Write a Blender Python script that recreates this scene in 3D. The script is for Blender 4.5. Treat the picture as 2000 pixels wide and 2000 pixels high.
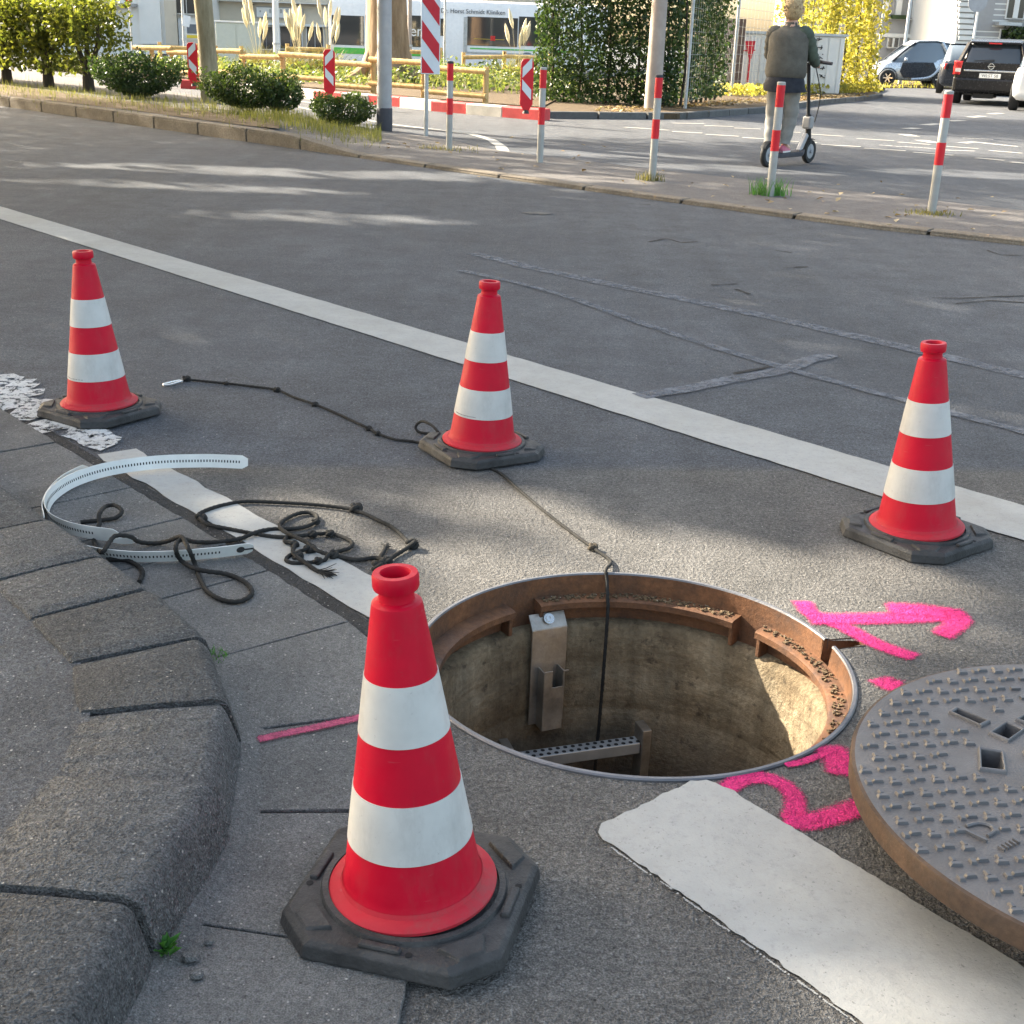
import bpy, bmesh, math, random
import numpy as np
from mathutils import Vector, Matrix, Quaternion
for o in list(bpy.data.objects): bpy.data.objects.remove(o)
SC = bpy.context.scene
COL = SC.collection
rnd = random.Random(7)
nr = np.random.default_rng(11)
R = math.radians

# ------------------------------------------------------------------ camera
CH, FPX, PITCH, ROLL = 1.15, 2466.13, 0.358653, 0.036914
_F = Vector((0, math.cos(PITCH), -math.sin(PITCH))); _U0 = Vector((0, math.sin(PITCH), math.cos(PITCH))); _R0 = Vector((1, 0, 0))
_RT = math.cos(ROLL)*_R0 + math.sin(ROLL)*_U0; _UP = -math.sin(ROLL)*_R0 + math.cos(ROLL)*_U0
cam = bpy.data.cameras.new('camera'); camo = bpy.data.objects.new('camera', cam); COL.objects.link(camo)
m = Matrix.Identity(4)
for i in range(3): m[i][0], m[i][1], m[i][2] = _RT[i], _UP[i], -_F[i]
m[2][3] = CH
camo.matrix_world = m
cam.sensor_fit = 'HORIZONTAL'; cam.angle = 2*math.atan(1000/FPX); cam.clip_start = 0.05; cam.clip_end = 2000
SC.camera = camo

# ------------------------------------------------------------------ light
SUN_AZ, SUN_EL = R(-55), R(27)
SDIR = Vector((math.sin(SUN_AZ)*math.cos(SUN_EL), math.cos(SUN_AZ)*math.cos(SUN_EL), math.sin(SUN_EL)))
W = bpy.data.worlds.new('World'); SC.world = W; W.use_nodes = True
wn = W.node_tree.nodes; wl = W.node_tree.links
sky = wn.new('ShaderNodeTexSky'); sky.sky_type = 'NISHITA'; sky.sun_disc = False
sky.sun_elevation = SUN_EL; sky.sun_rotation = SUN_AZ; sky.air_density = 0.8; sky.dust_density = 4.0; sky.ozone_density = 0.4
wbn = wn.new('ShaderNodeMix'); wbn.data_type = 'RGBA'; wbn.blend_type = 'MULTIPLY'; wbn.inputs[0].default_value = 1; wbn.inputs[7].default_value = (1.0, .935, .79, 1)   # daylight white balance
wl.new(sky.outputs[0], wbn.inputs[6]); wl.new(wbn.outputs[2], wn['Background'].inputs[0]); wn['Background'].inputs[1].default_value = 0.15
sl = bpy.data.lights.new('sun', 'SUN'); sl.energy = 4.5; sl.angle = R(0.6); sl.color = (1.0, 0.9, 0.74)
so = bpy.data.objects.new('sun', sl); COL.objects.link(so); so.rotation_euler = SDIR.to_track_quat('Z', 'Y').to_euler(); so.location = (-20, 14, 14)
SC.view_settings.view_transform = 'Standard'; SC.view_settings.look = 'None'
SC.view_settings.exposure = 2.34; SC.view_settings.gamma = 1.0; SC.view_settings.use_curve_mapping = False

# ------------------------------------------------------------------ helpers
def G(px, py, z=0.0):                       # pixel of the photograph -> point on the level z
    d = _F + ((px-1000)/FPX)*_RT - ((py-1000)/FPX)*_UP
    t = (z-CH)/d.z
    return Vector((d.x*t, d.y*t, z))
def AT(px, py, Y):                          # pixel -> point on the upright plane y = Y
    d = _F + ((px-1000)/FPX)*_RT - ((py-1000)/FPX)*_UP
    t = Y/d.y
    return Vector((d.x*t, Y, CH+d.z*t))
def g2(px, py, z=0.0):
    p = G(px, py, z); return (p.x, p.y)
def sm(x, a, b):
    t = min(1, max(0, (x-a)/(b-a))); return t*t*(3-2*t)
def gz(x, y):                               # the ground falls a little beyond the planted bed
    return -0.38*sm(y, 33, 50)*(1-sm(x, 3, 9))

class MB:
    def __init__(s): s.v = []; s.f = []
    def add(s, vs, fs):
        b = len(s.v); s.v += [tuple(q) for q in vs]; s.f += [tuple(i+b for i in f) for f in fs]; return s
    def box(s, c, d, rz=0, M=None):
        x, y, z = d[0]/2, d[1]/2, d[2]/2; vs = []
        for a in (-x, x):
            for b in (-y, y):
                for e in (-z, z):
                    p = Vector((a, b, e))
                    if M is not None: p = M @ p
                    elif rz: p = Matrix.Rotation(rz, 3, 'Z') @ p
                    vs.append((p.x+c[0], p.y+c[1], p.z+c[2]))
        return s.add(vs, [(0,1,3,2),(4,6,7,5),(0,4,5,1),(2,3,7,6),(0,2,6,4),(1,5,7,3)])
    def bar(s, a, b, w, h):
        a = Vector(a); b = Vector(b); d = b-a
        q = d.to_track_quat('X', 'Z').to_matrix()
        return s.box((a+b)/2, (d.length, w, h), M=q)
    def lathe(s, prof, seg=32, c=(0,0,0), cap=True, axis=None, a0=0, a1=2*math.pi):
        full = abs(a1-a0) > 6.28; n = seg if full else seg+1; vs = []
        Q = axis if axis is not None else Matrix.Identity(3)
        for r, z in prof:
            for i in range(n):
                a = a0+(a1-a0)*i/seg
                p = Q @ Vector((r*math.cos(a), r*math.sin(a), z)); vs.append((p.x+c[0], p.y+c[1], p.z+c[2]))
        fs = []
        for j in range(len(prof)-1):
            for i in range(seg):
                k = (i+1) % n
                fs.append((j*n+i, j*n+k, (j+1)*n+k, (j+1)*n+i))
        if cap and full:
            fs.append(tuple(range(n-1, -1, -1))); fs.append(tuple((len(prof)-1)*n+i for i in range(n)))
        return s.add(vs, fs)
    def cyl(s, a, b, r0, r1=None, seg=16):
        a = Vector(a); b = Vector(b); r1 = r0 if r1 is None else r1
        q = (b-a).to_track_quat('Z', 'Y').to_matrix()
        return s.lathe([(r0, 0), (r1, (b-a).length)], seg, a, True, q)
    def tube(s, path, r, seg=8, twist=0, lobes=0, amp=0, cap=True):
        P = [Vector(p) for p in path]; n = len(P); rr = r if isinstance(r, (list, tuple)) else [r]*n
        vs = []; N = None; L = 0
        for i in range(n):
            t = (P[min(i+1, n-1)]-P[max(i-1, 0)])
            if t.length < 1e-9: t = Vector((0,0,1))
            t.normalize()
            if N is None: N = t.orthogonal().normalized()
            else:
                N = (N-t*N.dot(t))
                N = N.normalized() if N.length > 1e-6 else t.orthogonal().normalized()
            B = t.cross(N)
            if i: L += (P[i]-P[i-1]).length
            for k in range(seg):
                a = 2*math.pi*k/seg
                q = rr[i]*(1+amp*math.cos(lobes*(a-twist*L)))
                p = P[i]+N*math.cos(a)*q+B*math.sin(a)*q; vs.append(tuple(p))
        fs = []
        for i in range(n-1):
            for k in range(seg):
                j = (k+1) % seg; fs.append((i*seg+k, i*seg+j, (i+1)*seg+j, (i+1)*seg+k))
        if cap: fs += [tuple(range(seg-1, -1, -1)), tuple((n-1)*seg+k for k in range(seg))]
        return s.add(vs, fs)
    def loft(s, rings, cap=True):            # rings of equal length
        n = len(rings[0]); vs = [p for r in rings for p in r]; fs = []
        for i in range(len(rings)-1):
            for k in range(n):
                j = (k+1) % n; fs.append((i*n+k, i*n+j, (i+1)*n+j, (i+1)*n+k))
        if cap: fs += [tuple(range(n-1, -1, -1)), tuple((len(rings)-1)*n+k for k in range(n))]
        return s.add(vs, fs)
    def prism(s, poly, z0, z1):
        n = len(poly); a = 0
        for i in range(n):
            x0, y0 = poly[i][:2]; x1, y1 = poly[(i+1) % n][:2]; a += x0*y1-x1*y0
        if a < 0: poly = poly[::-1]
        vs = [(p[0], p[1], z0) for p in poly]+[(p[0], p[1], z1) for p in poly]
        fs = [tuple(range(n-1, -1, -1)), tuple(range(n, 2*n))]+[(i, (i+1) % n, n+(i+1) % n, n+i) for i in range(n)]
        return s.add(vs, fs)
    def sheet(s, poly, z=None):
        n = len(poly); a = 0
        for i in range(n):
            x0, y0 = poly[i][:2]; x1, y1 = poly[(i+1) % n][:2]; a += x0*y1-x1*y0
        if a < 0: poly = poly[::-1]
        return s.add([(p[0], p[1], p[2] if z is None else z) for p in poly], [tuple(range(n))])
    def ribbon(s, pts, w, z, jag=0, step=0.0):   # flat stripe along ground points
        P = [Vector((p[0], p[1], 0)) for p in pts]
        if step:
            Q = [P[0]]
            for a, b in zip(P, P[1:]):
                k = max(1, int((b-a).length/step))
                Q += [a.lerp(b, (i+1)/k) for i in range(k)]
            P = Q
        vs = []; n = len(P)
        for i in range(n):
            t = (P[min(i+1, n-1)]-P[max(i-1, 0)]).normalized(); nn = Vector((-t.y, t.x, 0))
            ww = (w if not isinstance(w, (tuple, list)) else w[0]+(w[1]-w[0])*i/(n-1))/2
            a = P[i]+nn*(ww+rnd.uniform(-jag, jag)); b = P[i]-nn*(ww+rnd.uniform(-jag, jag))
            vs += [(a.x, a.y, z), (b.x, b.y, z)]
        return s.add(vs, [(2*i+1, 2*i+3, 2*i+2, 2*i) for i in range(n-1)])
    def shift(s, L):
        s.v = [(a+L[0], b+L[1], c+L[2]) for a, b, c in s.v]; return s
    def build(s, name, mat, parent=None, smooth=False, bevel=0, origin=None, loc=None, angle=35):
        if origin is not None: s.shift((-origin[0], -origin[1], -origin[2]))
        me = bpy.data.meshes.new(name); me.from_pydata(s.v, [], s.f)
        bm = bmesh.new(); bm.from_mesh(me); bmesh.ops.recalc_face_normals(bm, faces=bm.faces); bm.to_mesh(me); bm.free()
        me.materials.append(mat)
        if smooth:
            me.shade_smooth() if hasattr(me, 'shade_smooth') else None
            try: me.set_sharp_from_angle(angle=R(angle))
            except Exception: pass
        o = bpy.data.objects.new(name, me); COL.objects.link(o)
        if parent is not None: o.parent = parent
        if loc is not None: o.location = loc
        if bevel:
            md = o.modifiers.new('bevel', 'BEVEL'); md.width = bevel; md.segments = 2; md.limit_method = 'ANGLE'; md.angle_limit = R(40)
        return o
def flat(s): return s
def thing(name, label, cat, loc=(0,0,0), rz=0, group=None):
    o = bpy.data.objects.new(name, None); COL.objects.link(o); o.location = loc; o.rotation_euler = (0, 0, rz); o.empty_display_size = 0.1
    return tag(o, label, cat, group)
def tag(o, label=None, cat=None, group=None, kind=None):
    if label: o['label'] = label
    if cat: o['category'] = cat
    if group: o['group'] = group
    if kind: o['kind'] = kind
    return o
def copy_tree(o, parent=None):
    c = o.copy(); COL.objects.link(c); c.parent = parent
    for ch in [x for x in bpy.data.objects if x.parent == o]: copy_tree(ch, c)
    return c
def spline(pts, n=8):                        # Catmull-Rom through points
    P = [Vector(p) for p in pts]; out = []
    for i in range(len(P)-1):
        a = P[max(i-1, 0)]; b = P[i]; c = P[i+1]; d = P[min(i+2, len(P)-1)]
        for k in range(n):
            t = k/n; out.append(0.5*((2*b)+(c-a)*t+(2*a-5*b+4*c-d)*t*t+(3*b-3*c+d-a)*t*t*t))
    out.append(P[-1]); return out
def resample(P, step):
    out = [P[0]]; acc = 0
    for a, b in zip(P, P[1:]):
        d = (b-a).length
        if d < 1e-9: continue
        t = step-acc
        while t <= d:
            out.append(a.lerp(b, t/d)); t += step
        acc = (acc+d) % step if d+acc >= step else acc+d
    out.append(P[-1]); return out
def text_mesh(txt, size, mat, name, parent, M, extrude=0.002):
    cu = bpy.data.curves.new(name, 'FONT'); cu.body = txt; cu.size = size; cu.extrude = extrude; cu.align_x = 'CENTER'; cu.align_y = 'CENTER'
    t = bpy.data.objects.new('tmp', cu); COL.objects.link(t)
    me = bpy.data.meshes.new_from_object(t.evaluated_get(bpy.context.evaluated_depsgraph_get()))
    bpy.data.objects.remove(t); me.materials.clear(); me.materials.append(mat); me.transform(M); me.name = name
    o = bpy.data.objects.new(name, me); COL.objects.link(o); o.parent = parent; return o

def leaves(name, pts, size, mat, parent=None, asp=0.6, up=0.0, jit=0.35, origin=None):
    pts = np.asarray(pts, float)
    if origin is not None: pts = pts-np.array(origin)
    n = len(pts)
    nrm = nr.normal(size=(n, 3)); nrm[:, 2] = np.abs(nrm[:, 2])*(1+up)+up; nrm /= np.linalg.norm(nrm, axis=1)[:, None]
    t = nr.normal(size=(n, 3)); u = np.cross(nrm, t); u /= np.linalg.norm(u, axis=1)[:, None]; w = np.cross(nrm, u)
    s = size*(1+jit*nr.uniform(-1, 1, n))[:, None]
    a = pts-u*s*.5; b = pts+w*s*asp*.5+nrm*s*.08; c = pts+u*s*.5-nrm*s*.1; d = pts-w*s*asp*.5+nrm*s*.08
    V = np.stack([a, b, c, d], 1).reshape(-1, 3)
    me = bpy.data.meshes.new(name); me.vertices.add(4*n); me.loops.add(4*n); me.polygons.add(n)
    me.vertices.foreach_set('co', V.ravel()); me.loops.foreach_set('vertex_index', np.arange(4*n, dtype=np.int32))
    me.polygons.foreach_set('loop_start', np.arange(0, 4*n, 4, dtype=np.int32)); me.polygons.foreach_set('loop_total', np.full(n, 4, dtype=np.int32))
    me.update(calc_edges=True); me.materials.append(mat)
    o = bpy.data.objects.new(name, me); COL.objects.link(o)
    if parent is not None: o.parent = parent
    return o
def blades(name, bases, h, w, mat, parent=None, lean=0.35, origin=None, seg=3):
    mb = MB()
    for (x, y, z) in bases:
        a = rnd.uniform(0, 6.28); hh = h*rnd.uniform(.5, 1.15); le = lean*rnd.uniform(.2, 1)*hh
        dx, dy = math.cos(a), math.sin(a); vs = []
        b = rnd.uniform(0, 6.28); px, py = math.cos(b), math.sin(b)
        for i in range(seg+1):
            t = i/seg; ww = w*(1-t*.92)/2
            cx, cy, cz = x+dx*le*t*t, y+dy*le*t*t, z+hh*(t-.15*t*t*lean)
            vs += [(cx-px*ww, cy-py*ww, cz), (cx+px*ww, cy+py*ww, cz)]
        mb.add(vs, [(2*i, 2*i+1, 2*i+3, 2*i+2) for i in range(seg)])
    o = mb.build(name, mat, parent, origin=origin); o['kind'] = 'stuff'; return o

# ------------------------------------------------------------------ materials
class NT:
    def __init__(s, name):
        s.m = bpy.data.materials.new(name); s.m.use_nodes = True; s.t = s.m.node_tree; s.n = s.t.nodes; s.p = s.n['Principled BSDF']; s.out = s.n['Material Output']
    def N(s, typ, **kw):
        q = s.n.new(typ)
        for k, v in kw.items():
            if k in q.inputs.keys() if False else False: pass
            setattr(q, k, v)
        return q
    def L(s, a, b): s.t.links.new(a, b)
    def pos(s): return s.N('ShaderNodeNewGeometry').outputs['Position']
    def obj(s): return s.N('ShaderNodeTexCoord').outputs['Object']
    def noise(s, scale, detail=4, rough=.6, vec=None, out=0):
        q = s.N('ShaderNodeTexNoise'); q.inputs['Scale'].default_value = scale; q.inputs['Detail'].default_value = detail; q.inputs['Roughness'].default_value = rough
        if vec is not None: s.L(vec, q.inputs['Vector'])
        return q.outputs[out]
    def vor(s, scale, vec=None, out='Distance', feature='F1'):
        q = s.N('ShaderNodeTexVoronoi'); q.feature = feature; q.inputs['Scale'].default_value = scale
        if vec is not None: s.L(vec, q.inputs['Vector'])
        return q.outputs[out]
    def ramp(s, fac, stops):
        q = s.N('ShaderNodeValToRGB'); e = q.color_ramp.elements
        while len(e) < len(stops): e.new(0.5)
        for i, (p, c) in enumerate(stops):
            e[i].position = p; e[i].color = (c, c, c, 1) if isinstance(c, (int, float)) else (*c, 1)
        s.L(fac, q.inputs[0]); return q.outputs[0]
    def mix(s, fac, a, b, typ='MIX'):
        q = s.N('ShaderNodeMix'); q.data_type = 'RGBA'; q.blend_type = typ
        for inp, val in ((0, fac), (6, a), (7, b)):
            if isinstance(val, (int, float)): q.inputs[inp].default_value = val if inp == 0 else (val, val, val, 1)
            elif isinstance(val, tuple): q.inputs[inp].default_value = (*val, 1)
            else: s.L(val, q.inputs[inp])
        return q.outputs[2]
    def math(s, op, a, b=0.0, c=None):
        q = s.N('ShaderNodeMath'); q.operation = op
        for i, val in enumerate((a, b) if c is None else (a, b, c)):
            if isinstance(val, (int, float)): q.inputs[i].default_value = val
            else: s.L(val, q.inputs[i])
        return q.outputs[0]
    def bump(s, h, strength=.5, dist=.01, base=None):
        q = s.N('ShaderNodeBump'); q.inputs['Strength'].default_value = strength; q.inputs['Distance'].default_value = dist; s.L(h, q.inputs['Height'])
        if base is not None: s.L(base, q.inputs['Normal'])
        return q.outputs[0]
    def sep(s, vec):
        q = s.N('ShaderNodeSeparateXYZ'); s.L(vec, q.inputs[0]); return q.outputs
    def set(s, col=None, rough=None, metal=None, normal=None, spec=None):
        for nm, val in (('Base Color', col), ('Roughness', rough), ('Metallic', metal), ('Normal', normal), ('Specular IOR Level', spec)):
            if val is None: continue
            if isinstance(val, tuple): s.p.inputs[nm].default_value = (*val, 1)
            elif isinstance(val, (int, float)): s.p.inputs[nm].default_value = val
            else: s.L(val, s.p.inputs[nm])
        return s.m
def plain(name, col, rough=.6, metal=0, var=.12, scale=8, bump=0, bscale=80, spec=.4):
    t = NT(name); o = t.obj(); n = t.noise(scale, 5, .65, o)
    k = t.ramp(n, [(.3, 1-var), (.7, 1+var)])
    c = t.mix(1.0, col, k, 'MULTIPLY')
    nn = t.bump(t.noise(bscale, 3, .6, o), bump, .004) if bump else None
    r = t.ramp(t.noise(scale*2.3, 3, .6, o), [(.3, max(.02, rough-.12)), (.7, min(1, rough+.12))])
    return t.set(c, r, metal, nn, spec)
def asphalt():
    t = NT('asphalt'); P = t.pos()
    x = t.sep(P)
    # older coarse surface round the shaft: beyond a seam it changes to a finer, darker one
    s_ = t.math('ADD', t.math('MULTIPLY', x[0], -0.10), x[1])
    far = t.ramp(t.math('MULTIPLY', s_, .1), [(.3425, 0.0), (.3445, 1.0)])
    big = t.noise(.55, 4, .6, P); mid = t.noise(5, 5, .7, P); fine = t.noise(330, 2, .6, P); gr = t.noise(115, 3, .65, P)
    base = t.mix(far, (.146, .139, .129), (.104, .112, .125))
    c = t.mix(1.0, base, t.ramp(fine, [(.30, .45), (.5, .95), (.70, 1.75)]), 'MULTIPLY')
    c = t.mix(.9, c, t.ramp(gr, [(.28, .45), (.5, 1.0), (.72, 1.7)]), 'MULTIPLY')
    c = t.mix(.8, c, t.ramp(mid, [(.25, .68), (.75, 1.28)]), 'MULTIPLY')
    c = t.mix(.8, c, t.ramp(big, [(.3, .80), (.7, 1.18)]), 'MULTIPLY')
    for sc_, th_, cl_ in ((34, .075, (.52, .50, .46)), (85, .15, (.36, .35, .33)), (60, .13, (.03, .03, .03))):
        vd = t.vor(sc_, P); vc = t.vor(sc_, P, 'Color')
        c = t.mix(t.math('MULTIPLY', t.ramp(vd, [(th_*.7, .85), (th_*1.2, 0.0)]), t.ramp(vc, [(.70, 0.0), (.74, 1.0)])), c, cl_)
    c = t.mix(.8, c, t.ramp(t.noise(34, 4, .7, P), [(.28, .72), (.5, 1.0), (.72, 1.32)]), 'MULTIPLY')
    mp = t.N('ShaderNodeMapping'); mp.inputs['Rotation'].default_value = (0, 0, -.749); mp.inputs['Scale'].default_value = (3.2, .22, 1); t.L(P, mp.inputs['Vector'])
    c = t.mix(.7, c, t.ramp(t.noise(1.0, 4, .6, mp.outputs[0]), [(.3, .82), (.7, 1.16)]), 'MULTIPLY')
    st = t.ramp(t.noise(1.7, 6, .7, P), [(.56, 0.0), (.75, .3)])
    c = t.mix(st, c, (.05, .05, .052))
    h = t.math('ADD', t.math('MULTIPLY', gr, 1.6), t.math('MULTIPLY', fine, .6))
    nrm = t.bump(h, .9, .012)
    return t.set(c, t.ramp(fine, [(.3, .8), (.7, .97)]), 0, nrm, .3)
def concrete(name, col, spk=.5, bump=.8, moss=0.0, agg=120):
    t = NT(name); P = t.pos(); fine = t.noise(agg*2.4, 2, .6, P); gr = t.noise(agg*.75, 3, .65, P)
    c = t.mix(1.0, col, t.ramp(fine, [(.30, 1-spk), (.5, .97), (.72, 1+spk*1.2)]), 'MULTIPLY')
    c = t.mix(.9, c, t.ramp(gr, [(.28, 1-spk*.7), (.5, 1.0), (.72, 1+spk*.7)]), 'MULTIPLY')
    c = t.mix(.9, c, t.ramp(t.noise(6, 5, .7, P), [(.25, .70), (.75, 1.24)]), 'MULTIPLY')
    for sc_, th_, cl_ in ((55, .12, (.50, .47, .42)), (110, .17, (.40, .38, .35)), (70, .14, (.03, .028, .025))):
        vd = t.vor(sc_, P); vc = t.vor(sc_, P, 'Color')
        c = t.mix(t.math('MULTIPLY', t.ramp(vd, [(th_*.7, .8), (th_*1.2, 0.0)]), t.ramp(vc, [(.66, 0.0), (.70, 1.0)])), c, cl_)
    oi = t.N('ShaderNodeObjectInfo').outputs['Random']
    c = t.mix(1.0, c, t.ramp(oi, [(0, .86), (1, 1.14)]), 'MULTIPLY')
    if moss:
        c = t.mix(t.ramp(t.noise(7, 5, .7, P), [(.6, 0.0), (.75, moss)]), c, (.10, .085, .035))
    h = t.math('ADD', t.math('MULTIPLY', gr, 1.5), t.math('MULTIPLY', fine, .6))
    n = t.bump(h, bump, .012)
    return t.set(c, .93, 0, n, .25)
def roadpaint(name, col, wear=.35):
    t = NT(name); P = t.pos()
    c = t.mix(1.0, col, t.ramp(t.noise(9, 6, .7, P), [(.25, .86), (.75, 1.08)]), 'MULTIPLY')
    c = t.mix(t.ramp(t.noise(60, 6, .75, P), [(.52, 0.0), (.68, .5)]), c, (.26, .26, .25))
    c = t.mix(t.ramp(t.noise(2.2, 5, .7, P), [(.46, 0.0), (.72, .5)]), c, (.27, .26, .22))
    ch = t.ramp(t.vor(300, P, 'Color'), [(.07, .5), (.11, 0.0)])
    c = t.mix(t.math('MULTIPLY', ch, t.ramp(t.noise(12, 4, .7, P), [(.45, 0.0), (.65, 1.0)])), c, (.12, .12, .12))
    c = t.mix(t.ramp(t.noise(150, 4, .75, P), [(.62, 0.0), (.69, .7)]), c, (.13, .13, .125))
    hole = t.ramp(t.noise(34, 8, .8, P), [(.5-.22*wear, 0.0), (.53-.22*wear, 1.0)])
    n = t.bump(t.noise(160, 4, .7, P), .35, .004)
    t.set(c, .8, 0, n, .3); t.L(hole, t.p.inputs['Alpha']); return t.m
def spray(name, col):
    t = NT(name); P = t.pos(); fine = t.noise(330, 2, .6, P); gr = t.noise(115, 3, .65, P)
    c = t.mix(1.0, col, t.ramp(t.noise(25, 5, .7, P), [(.3, .8), (.7, 1.12)]), 'MULTIPLY')
    c = t.mix(.8, c, t.ramp(gr, [(.28, .6), (.5, 1.0), (.72, 1.25)]), 'MULTIPLY')
    at = t.N('ShaderNodeAttribute'); at.attribute_name = 'edge'; e_ = t.math('ADD', at.outputs['Fac'], t.math('MULTIPLY', t.math('SUBTRACT', t.noise(70, 6, .8, P), .5), .9)); e_ = t.math('ADD', e_, t.math('MULTIPLY', t.math('SUBTRACT', fine, .5), 1.3))
    a = t.ramp(e_, [(.28, 0.0), (1.05, .92)])
    n = t.bump(t.math('ADD', t.math('MULTIPLY', gr, 1.6), t.math('MULTIPLY', fine, .6)), .9, .012)
    t.set(c, .85, 0, n, .15); t.L(a, t.p.inputs['Alpha']); return t.m
def rust(name, a=(.20, .075, .028), b=(.075, .042, .03), metal=.25):
    t = NT(name); P = t.pos()
    c = t.ramp(t.noise(9, 7, .72, P), [(.3, b), (.55, a), (.75, tuple(min(1, k*1.6) for k in a))])
    c = t.mix(.7, c, t.ramp(t.noise(90, 4, .7, P), [(.3, .65), (.7, 1.3)]), 'MULTIPLY')
    n = t.bump(t.noise(120, 5, .7, P), .5, .003)
    return t.set(c, t.ramp(t.noise(14, 4, .6, P), [(.3, .5), (.7, .85)]), metal, n, .4)
def shaftmat():
    t = NT('shaft_concrete'); P = t.pos(); x = t.sep(P)
    mp = t.N('ShaderNodeMapping'); mp.inputs['Scale'].default_value = (14, 14, 1.6); t.L(P, mp.inputs['Vector'])
    mp2 = t.N('ShaderNodeMapping'); mp2.inputs['Scale'].default_value = (3, 3, 22); t.L(P, mp2.inputs['Vector'])
    c = t.ramp(t.noise(4.5, 7, .7, P), [(.28, (.11, .075, .042)), (.5, (.27, .205, .125)), (.72, (.41, .34, .23))])
    c = t.mix(.8, c, t.ramp(t.noise(1.0, 6, .7, mp.outputs[0]), [(.35, .5), (.65, 1.12)]), 'MULTIPLY')
    c = t.mix(.6, c, t.ramp(t.noise(1.0, 5, .7, mp2.outputs[0]), [(.35, .66), (.6, 1.1)]), 'MULTIPLY')
    c = t.mix(t.ramp(t.noise(16, 6, .75, P), [(.58, 0.0), (.66, .75)]), c, (.06, .045, .03))
    low = t.ramp(t.math('MULTIPLY', x[2], -1.0), [(.30, 0.0), (.52, .85)])  # wall tone darkens with depth: stains plus painted shade of the shaft
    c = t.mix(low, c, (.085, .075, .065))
    c = t.mix(.6, c, t.ramp(t.vor(110, P, 'Color'), [(0, .7), (1, 1.3)]), 'MULTIPLY')
    n = t.bump(t.noise(60, 6, .7, P), .9, .012); n = t.bump(t.noise(1.0, 5, .7, mp2.outputs[0]), .5, .01, n)
    return t.set(c, .9, 0, n, .3)
def leafmat(name, a, b, trans=.5, rough=.5):
    t = NT(name); g = t.N('ShaderNodeNewGeometry'); ri = g.outputs['Random Per Island']
    c = t.ramp(ri, [(0, a), (.55, tuple((p+q)/2 for p, q in zip(a, b))), (1, b)])
    c = t.mix(.6, c, t.ramp(t.noise(2.2, 4, .6, g.outputs['Position']), [(.3, .6), (.7, 1.35)]), 'MULTIPLY')
    t.set(c, rough, 0, None, .35)
    tr = t.N('ShaderNodeBsdfTranslucent'); t.L(t.mix(1.0, c, (1.5, 1.45, .7), 'MULTIPLY'), tr.inputs[0])
    mx = t.N('ShaderNodeMixShader'); mx.inputs[0].default_value = trans
    t.L(t.p.outputs[0], mx.inputs[1]); t.L(tr.outputs[0], mx.inputs[2]); t.L(mx.outputs[0], t.out.inputs[0]); return t.m
def bark(name, a, b, scale=9):
    t = NT(name); P = t.obj()
    mp = t.N('ShaderNodeMapping'); mp.inputs['Scale'].default_value = (scale, scale, scale*.22); t.L(P, mp.inputs['Vector'])
    h = t.noise(1.0, 7, .7, mp.outputs[0]); c = t.ramp(h, [(.3, a), (.7, b)])
    return t.set(c, .9, 0, t.bump(h, .9, .03), .2)
def glassmat(name, col=(.03, .035, .04), rough=.04):
    t = NT(name); t.set(col, rough, 0, None, .8); t.p.inputs['Coat Weight'].default_value = .5; return t.m
def grimy(name, col, rough, spec, dirt=.3):
    t = NT(name); o = t.obj(); mp = t.N('ShaderNodeMapping'); mp.inputs['Scale'].default_value = (1, 1, .35); t.L(o, mp.inputs['Vector'])
    c = t.mix(1.0, col, t.ramp(t.noise(9, 4, .6, o), [(.3, .86), (.7, 1.1)]), 'MULTIPLY')
    c = t.mix(t.ramp(t.noise(13, 7, .75, mp.outputs[0]), [(.50, 0.0), (.74, dirt)]), c, (.13, .10, .085))
    c = t.mix(t.ramp(t.noise(75, 4, .8, o), [(.64, 0.0), (.72, dirt)]), c, (.10, .08, .07))
    mp2 = t.N('ShaderNodeMapping'); mp2.inputs['Scale'].default_value = (30, 30, 240); mp2.inputs['Rotation'].default_value = (.25, .1, 0); t.L(o, mp2.inputs['Vector'])
    c = t.mix(t.ramp(t.noise(1.0, 2, .5, mp2.outputs[0]), [(.70, 0.0), (.76, dirt*.9)]), c, tuple(min(1, k*.6+.12) for k in col))
    n = t.bump(t.noise(28, 4, .6, o), .12, .004)
    return t.set(c, t.ramp(t.noise(20, 4, .7, o), [(.3, rough-.08), (.7, rough+.2)]), 0, n, spec)
M = {}
M['asphalt'] = asphalt()
M['kerb'] = concrete('kerb_concrete', (.118, .118, .116), .55, 1.0, .25)
M['slab'] = concrete('slab_concrete', (.148, .146, .140), .42, .6, .1, 170)
M['pave'] = concrete('pavement_concrete', (.105, .106, .108), .5, .7, .25, 150)
M['farkerb'] = concrete('old_kerb_concrete', (.195, .165, .128), .3, .5, .1, 60)
M['island'] = concrete('island_asphalt', (.155, .145, .138), .35, .6, .0, 90)
M['bed'] = concrete('joint_sand', (.05, .045, .035), .5, .8, .6, 200)
M['tar'] = concrete('tar_joint', (.055, .054, .053), .5, 1.0, 0, 140)
M['seal'] = concrete('bitumen_seal', (.165, .178, .202), .25, .5, 0, 150)
_t = NT('tmp'); _t.t = M['seal'].node_tree; _t.n = _t.t.nodes; _t.L(_t.ramp(_t.noise(14, 6, .8, _t.pos()), [(.32, .15), (.58, .85)]), _t.n['Principled BSDF'].inputs['Alpha'])
M['white'] = roadpaint('white_road_paint', (.385, .38, .355), .9)
M['worn'] = roadpaint('worn_road_paint', (.55, .55, .53), .2)
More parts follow.
